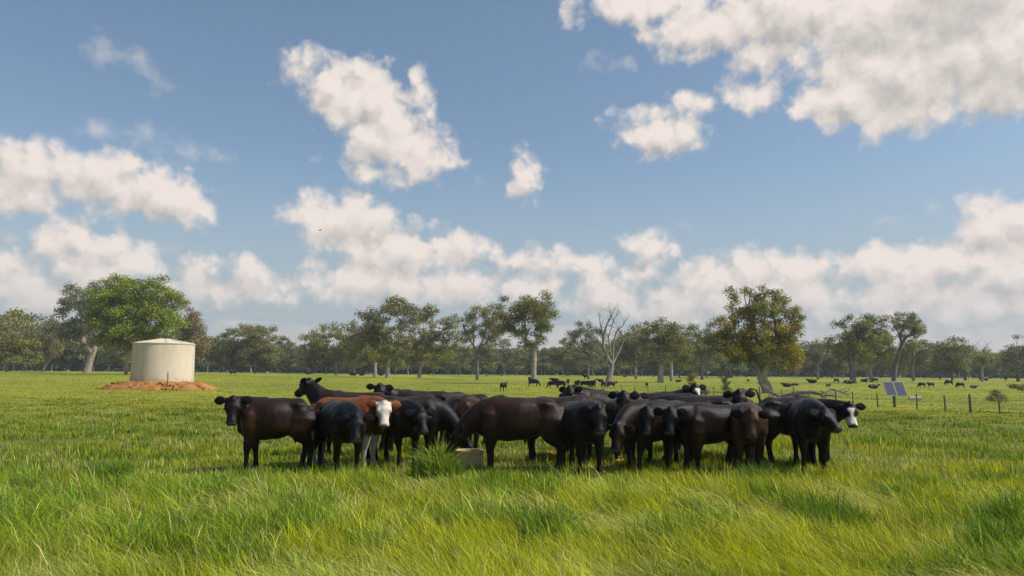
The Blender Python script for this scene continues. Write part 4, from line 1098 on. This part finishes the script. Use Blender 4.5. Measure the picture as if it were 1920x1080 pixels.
# ------------------------------------------------------------------ water tank on its pad
TD = 60.0
tb = at(305, TD)
def tank_row(y, px=305): return EYE - (y - (700 + 0.0068 * (px - 960))) * TD / FPX
def build_tank():
    zb = tank_row(716); R = 54.0 * TD / FPX; Hh = 70.5 * TD / FPX
    o = empty('water_tank', (tb.x, tb.y, zb)); tag(o, 'round cream concrete water tank with shallow conical lid on an orange earth pad', 'water tank')
    m, T_, b = principled('cream_concrete', (.5, .46, .37), .8, .25)
    t = T_.new('ShaderNodeTexCoord'); v = T_.vec('MULTIPLY', t.outputs['Object'], (1, 1, .25))
    c = T_.mix(T_.ramp(T_.noise(v, 1.3, 5, .6), .35, .65), (.50, .425, .325), (.60, .52, .41))
    sx = T_.new('ShaderNodeSeparateXYZ'); T_.link(t.outputs['Object'], sx.inputs[0])
    low = T_.ramp(sx.outputs[2], .55, 0.0)
    c = T_.mix(T_.math('MULTIPLY', low, T_.ramp(T_.noise(t.outputs['Object'], 2.5, 5, .7), .42, .62)), c, (.42, .33, .22))
    T_.link(c, b.inputs['Base Color'])
    bp = T_.new('ShaderNodeBump'); bp.inputs['Strength'].default_value = .3; bp.inputs['Distance'].default_value = .02
    T_.link(T_.noise(t.outputs['Object'], 18, 5, .7), bp.inputs['Height']); T_.link(bp.outputs[0], b.inputs['Normal'])
    def lathe(prof, n=96):
        bm = bmesh.new(); rings = []
        for r_, z in prof:
            rings.append([bm.verts.new((r_ * math.cos(2 * math.pi * k / n), r_ * math.sin(2 * math.pi * k / n), z)) for k in range(n)])
        for a, b2 in zip(rings, rings[1:]):
            for k in range(n): bm.faces.new((a[k], a[(k + 1) % n], b2[(k + 1) % n], b2[k]))
        bm.faces.new(rings[0]); bm.faces.new(rings[-1]); return bm
    w = link('wall', bm_mesh(lathe([(R * 1.012, -.25), (R * 1.012, 0), (R * 1.0, .5), (R * .992, Hh * .75), (R * .985, Hh - .04)]), 'wall'), m, o)
    bm = lathe([(R * 1.0, Hh - .05), (R * 1.005, Hh + .02), (R * .97, Hh + .05), (R * .5, Hh + .24), (R * .12, Hh + .42), (R * .02, Hh + .43)])
    for k in range(10):
        a = 2 * math.pi * k / 10 + .2
        tube(bm, [(R * .97 * math.cos(a), R * .97 * math.sin(a), Hh + .055), (R * .12 * math.cos(a), R * .12 * math.sin(a), Hh + .425)], [.03, .03], side=(-math.sin(a), math.cos(a), 0), n=6)
    l = link('lid', bm_mesh(bm, 'lid'), m, o)
    for e in (w, l):
        for pl in e.data.polygons: pl.use_smooth = True
        md = e.modifiers.new('es', 'EDGE_SPLIT'); md.split_angle = math.radians(35)
    bm = lathe([(.12, 0), (.12, .10), (.09, .12)], 16)
    link('hatch', bm_mesh(bm, 'hatch', False), noisy('white_plastic', (.7, .7, .66), (.6, .6, .56), 8, .5), o, (.55, -.3, Hh + .26))
    # pad of dug earth
    n = 150; r = 60
    A = np.linspace(0, 2 * np.pi, n + 1)[:-1]; Q = np.linspace(0, 1.0, r)
    rr, aa = np.meshgrid(Q, A, indexing='ij')
    ax, ay = 4.8, 3.7
    x = rr * ax * np.cos(aa); y = rr * ay * np.sin(aa) - .6
    wob = 1 + .22 * (fbm(np.stack([np.cos(aa).ravel() * 1.5, np.sin(aa).ravel() * 1.5, np.zeros(aa.size)], 1), 3, 4).reshape(aa.shape) - .5) * 2
    x = x * wob; y = y * wob
    g = ground_z(x + tb.x, y + tb.y) 
    top = zb + .01
    h = (top - g) * (1 - sm(.50, .97, rr)) 
    nz = fbm(np.stack([x.ravel() * 1.6, y.ravel() * 1.6, np.zeros(x.size)], 1), 4, 6).reshape(x.shape) - .5
    z = g + h + (nz * .34 + .08) * sm(.42, .62, rr) * (1 - sm(.86, 1.0, rr)) - .06 * sm(.9, 1, rr)
    V = np.stack([x, y, z - zb], -1).reshape(-1, 3)
    i = np.arange(r - 1)[:, None] * n; j = np.arange(n)[None]; j2 = (j + 1) % n
    F = np.stack([i + j, i + j2, i + n + j2, i + n + j], -1).reshape(-1, 4)
    me = mesh_np('earth_pad', V, F, True)
    m2 = noisy('orange_earth', (.22, .105, .035), (.37, .18, .055), 1.6, .95, 1.0, 6, .1)
    tag(link('earth_mound', me, m2, loc=(tb.x, tb.y, zb)), kind='structure')
    # clods
    rr_ = np.random.default_rng(8); bm = bmesh.new()
    for k in range(130):
        a = rr_.uniform(-2.9, -.2); q = rr_.uniform(.62, .98)
        px_, py_ = q * ax * math.cos(a), q * ay * math.sin(a) - .6
        gz = float(ground_z(tb.x + px_, tb.y + py_)); zz = gz + (top - gz) * float(1 - sm(.55, 1, q)) + .03
        M = Matrix.Translation((px_, py_, zz - zb)) @ Matrix.Rotation(rr_.uniform(0, 6), 4, 'Z') @ Matrix.Diagonal((rr_.uniform(.6, 1.6), 1, rr_.uniform(.5, .9), 1))
        bmesh.ops.create_icosphere(bm, subdivisions=1, radius=rr_.uniform(.04, .14), matrix=M)
    for v in bm.verts: v.co += Vector(rr_.normal(size=3)) * .015
    tag(link('earth_clods', bm_mesh(bm, 'earth_clods', False), m2, loc=(tb.x, tb.y, zb)), 'loose orange clods scattered on the pad of the water tank', 'rubble', kind='stuff')
    bm = bmesh.new(); tube(bm, [(0, 0, -.4), (.01, 0, .3), (0, 0, .78)], [(.045, .045), (.042, .042), (.04, .04)], n=8, pw=4)
    p = at(315, TD - 3.0)
    tag(link('stake', bm_mesh(bm, 'stake', False), BARK['log'], loc=(p.x, p.y, zb)), 'short dark stake standing in front of the water tank', 'stake')
build_tank()

# ------------------------------------------------------------------ fences, solar panel
WOOD = noisy('weathered_post', (.20, .175, .14), (.11, .10, .085), 9, .9, .6, 5, .2)
WIRE = noisy('fence_wire', (.25, .25, .24), (.18, .17, .16), 30, .5, metal=.6)
POSTS = [(1132,734,.6),(1165,736,.6),(1190,737.5,1),(1215,739,.6),(1248,741,1.2),(1273,742,.6),(1298,743,.6),(1323,744.5,1.5),(1338,745.5,.7),(1365,746.5,.7),(1395,747.5,.7),(1425,749,1.5),(1443,750,.6),(1466,751,.7),(1489,752.5,1.5),(1516,754,.7),(1542,756,.8),(1568,758,1.6),(1600,760,.8),(1646,763,.9),(1720,768,.9),(1773,771.5,1.0),(1820,774,2.0),(1875,777,.9),(1935,781,1.0),(2010,786,1.8)]
def build_fence():
    pts = [hit(a, b) for a, b, c in POSTS]
    o = empty('wire_fence', pts[0]); tag(o, 'low wire fence of weathered wooden posts crossing the pasture behind the herd', 'fence')
    tops = []
    for (a, b, c), p in zip(POSTS, pts):
        bm = bmesh.new(); hgt = random.uniform(.78, .9) + (.12 if c > 1.3 else 0); w = .020 + .022 * c
        lean = random.uniform(-.03, .03)
        tube(bm, [(0, 0, -.3), (lean * .5, 0, hgt * .5), (lean, 0, hgt - .02), (lean, 0, hgt)], [w, w * .95, w * .92, w * .7], n=8, pw=3)
        q = link('post', bm_mesh(bm, 'post'), WOOD, o); q.location = p - pts[0]
        tops.append(p)
    for hz in (.25, .5, .72):
        bm = bmesh.new()
        tube(bm, [q - pts[0] + Vector((0, -.08, hz + random.uniform(-.01, .01))) for q in tops], [.006] * len(tops), n=4)
        link('wire', bm_mesh(bm, 'wire'), WIRE, o)
build_fence()

def build_solar():
    D = 45.0; p = at(1675, D); s = D / FPX
    row = 700 + 0.0068 * 715 + (EYE - p.z) * FPX / D
    o = empty('solar_panel', p); tag(o, 'pair of tilted solar panels on one wooden post beside the fence', 'solar panel')
    z0 = (row - 744) * s; z1 = (row - 715) * s
    bm = bmesh.new(); tube(bm, [(0, .05, -.3), (0, .05, z0 + .3)], [.075, .07], n=10, pw=3)
    link('post', bm_mesh(bm, 'post'), WOOD, o)
    m, T_, b = principled('solar_cells', (.03, .04, .075), .5, .12)
    t = T_.new('ShaderNodeTexCoord'); sx = T_.new('ShaderNodeSeparateXYZ'); T_.link(t.outputs['Object'], sx.inputs[0])
    def lines(sock, per, w):
        f = T_.math('FRACT', T_.math('MULTIPLY', sock, 1 / per))
        return T_.math('LESS_THAN', f, w)
    ln = T_.math('MAXIMUM', lines(sx.outputs[0], .098, .16), T_.math('MULTIPLY', lines(sx.outputs[1], .13, .05), .5))
    c = T_.mix(T_.noise(t.outputs['Object'], 3, 3, .5), (.022, .027, .05), (.04, .043, .07))
    T_.link(T_.mix(ln, c, (.14, .15, .19)), b.inputs['Base Color'])
    alu = noisy('aluminium', (.30, .30, .31), (.24, .24, .25), 12, .5, metal=.3)
    W_, Hh = 0.66, 0.92
    Rm = Matrix.Rotation(math.radians(9), 4, 'Z') @ Matrix.Rotation(math.radians(66), 4, 'X')
    Hc = (z0 + z1) / 2
    for sgn in (-1, 1):
        bm = bmesh.new(); box(bm, (0, 0, 0), (W_ - .05, Hh - .05, .03))
        M = Matrix.Translation((0, 0, Hc)) @ Rm @ Matrix.Translation((sgn * (W_ / 2 + .012), 0, .06))
        q = link('panel', bm_mesh(bm, 'panel', False), m, o); q.matrix_local = M
        bm = bmesh.new()
        for e in (-1, 1):
            box(bm, (e * (W_ / 2 - .015), 0, .002), (.02, Hh, .045)); box(bm, (0, e * (Hh / 2 - .0125), .002), (W_ - .062, .025, .044))
        f = link('frame', bm_mesh(bm, 'frame', False), alu, q)
    bm = bmesh.new(); box(bm, (0, 0, .0), (1.3, .06, .05)); box(bm, (0, .3, 0), (1.3, .05, .05)); box(bm, (0, .1, -.06), (.08, .7, .06))
    q = link('bracket', bm_mesh(bm, 'bracket', False), alu, o); q.matrix_local = Matrix.Translation((0, 0, Hc)) @ Rm
build_solar()

def build_small_trough():
    p = hit(1716, 752); bm = bmesh.new()
    tube(bm, [(-.75, 0, .25), (.75, 0, .25)], [(.2, .16), (.2, .16)], n=10, pw=3)
    for x in (-.6, .6):
        for y in (-.15, .15): tube(bm, [(x, y, 0), (x * .95, y * .6, .3)], [.03, .03], n=6)
    o = link('pipe_trough', bm_mesh(bm, 'pipe_trough', False), noisy('white_paint', (.50, .48, .42), (.35, .31, .25), 6, .8), loc=p); o.scale = (.6, .6, .8)
    tag(o, 'small weathered white trough on legs, right of the solar panels', 'trough')
build_small_trough()

def build_trough():
    p = at(881, 14.7)
    R = .29; Hh = .36; bm = bmesh.new(); n = 64
    prof = [(R * 1.0, -.1), (R * 1.0, .02), (R * .97, Hh - .06), (R * 1.0, Hh - .05), (R * 1.0, Hh), (R * .90, Hh), (R * .88, .15), (0.02, .13)]
    rings = [[bm.verts.new((a * math.cos(2 * math.pi * k / n), a * math.sin(2 * math.pi * k / n), z)) for k in range(n)] for a, z in prof]
    for a, b in zip(rings, rings[1:]):
        for k in range(n): bm.faces.new((a[k], a[(k + 1) % n], b[(k + 1) % n], b[k]))
    bm.faces.new(rings[-1])
    o = empty('drinking_trough', p); tag(o, 'round tan concrete trough standing in the grass under the lowered head', 'trough')
    link('basin', bm_mesh(bm, 'basin', False), noisy('tan_concrete', (.58, .44, .24), (.48, .35, .19), 4, .9, .4), o)
    bm = bmesh.new(); bmesh.ops.create_circle(bm, cap_ends=True, segments=48, radius=R * .885)
    m, T_, b = principled('trough_water', (.02, .03, .025), .05, .5)
    t = T_.new('ShaderNodeTexCoord'); bp = T_.new('ShaderNodeBump'); bp.inputs['Strength'].default_value = .1
    T_.link(T_.noise(t.outputs['Object'], 8, 2, .5), bp.inputs['Height']); T_.link(bp.outputs[0], b.inputs['Normal'])
    q = link('water', bm_mesh(bm, 'water', False), m, o); q.location = (0, 0, Hh - .1)
build_trough()

def soil_bits():
    r = np.random.default_rng(12); bm = bmesh.new()
    for px_, py_, k in ((1028, 853, 9), (1150, 866, 8), (1176, 861, 5), (1270, 868, 4), (680, 868, 4), (765, 862, 5)):
        c = hit(px_, py_ + 3)
        for _ in range(k):
            M = Matrix.Translation(c + Vector((r.normal() * .10, r.normal() * .14, .05))) @ Matrix.Diagonal((1.3, 1, .7, 1))
            bmesh.ops.create_icosphere(bm, subdivisions=2, radius=r.uniform(.03, .065), matrix=M)
    for v in bm.verts: v.co += Vector(r.normal(size=3)) * .008
    tag(link('soil_clods', bm_mesh(bm, 'soil_clods', False), noisy('orange_soil', (.50, .24, .05), (.38, .17, .04), 9, .95, .5)), 'orange clods of soil scattered in the grass between the legs of the cattle', 'rubble', kind='stuff')
soil_bits()

# a bird high over the meadow, two egrets by the far trees
def bird(label, loc, s, col, rz):
    bm = bmesh.new()
    tube(bm, [(-.22, 0, 0), (-.1, 0, .01), (0, 0, .02), (.1, 0, .03), (.16, 0, .04), (.2, 0, .035)], [(.04, .01), (.035, .035), (.055, .05), (.045, .045), (.03, .03), (.006, .006)], n=10)
    for q in (-1, 1):
        tube(bm, [(.03, q * .03, .03), (.05, q * .2, .11), (.0, q * .38, .06), (-.06, q * .5, .0)], [(.07, .012), (.075, .01), (.055, .008), (.01, .004)], side=(1, 0, 0), n=8)
    o = link('bird', bm_mesh(bm, 'bird'), col, loc=loc); o.scale = (s,) * 3; o.rotation_euler = (0, 0, rz)
    tag(o, label, 'bird')
dk = noisy('dark_feathers', (.02, .018, .016), (.035, .03, .028), 20, .6)
d = ray(600, 432); bird('small dark bird flying high in front of the central cloud', Vector((0, 0, EYE)) + d * 95, .9, dk, .6)
def egret(label, px, row):
    p = hit(px, row); bm = bmesh.new()
    tube(bm, [(-.2, 0, .32), (0, 0, .36), (.13, 0, .42), (.15, 0, .56), (.19, 0, .66), (.24, 0, .68), (.33, 0, .66)], [.03, .09, .05, .03, .03, .035, .006], n=8)
    for q in (-1, 1): tube(bm, [(0, q * .03, .3), (.01, q * .03, 0)], [.012, .012], n=5)
    o = link('egret', bm_mesh(bm, 'egret'), noisy('white_feathers', (.75, .74, .7), (.68, .66, .62), 20, .8), loc=p); o.scale = (1.6,) * 3
    tag(o, label, 'bird')
egret('white egret standing by the trees above the left solar panel', 1674, 709.5)
egret('smaller-looking white egret above the right solar panel', 1687, 709.8)

# ------------------------------------------------------------------ air
def haze():
    bm = bmesh.new(); box(bm, (0, 250, 27), (1500, 1100, 60)); me = bm_mesh(bm, 'haze', False)
    m = bpy.data.materials.new('haze'); m.use_nodes = True; T_ = NT(m.node_tree); T_.n.clear()
    o_ = T_.new('ShaderNodeOutputMaterial'); v = T_.new('ShaderNodeVolumePrincipled')
    v.inputs['Color'].default_value = (.80, .88, 1.0, 1); v.inputs['Density'].default_value = HAZE; v.inputs['Anisotropy'].default_value = .2
    T_.link(v.outputs[0], o_.inputs['Volume'])
    tag(link('haze', me, m), 'faint blue haze over the pasture', 'haze', kind='stuff')
HAZE = 0.00028
haze()
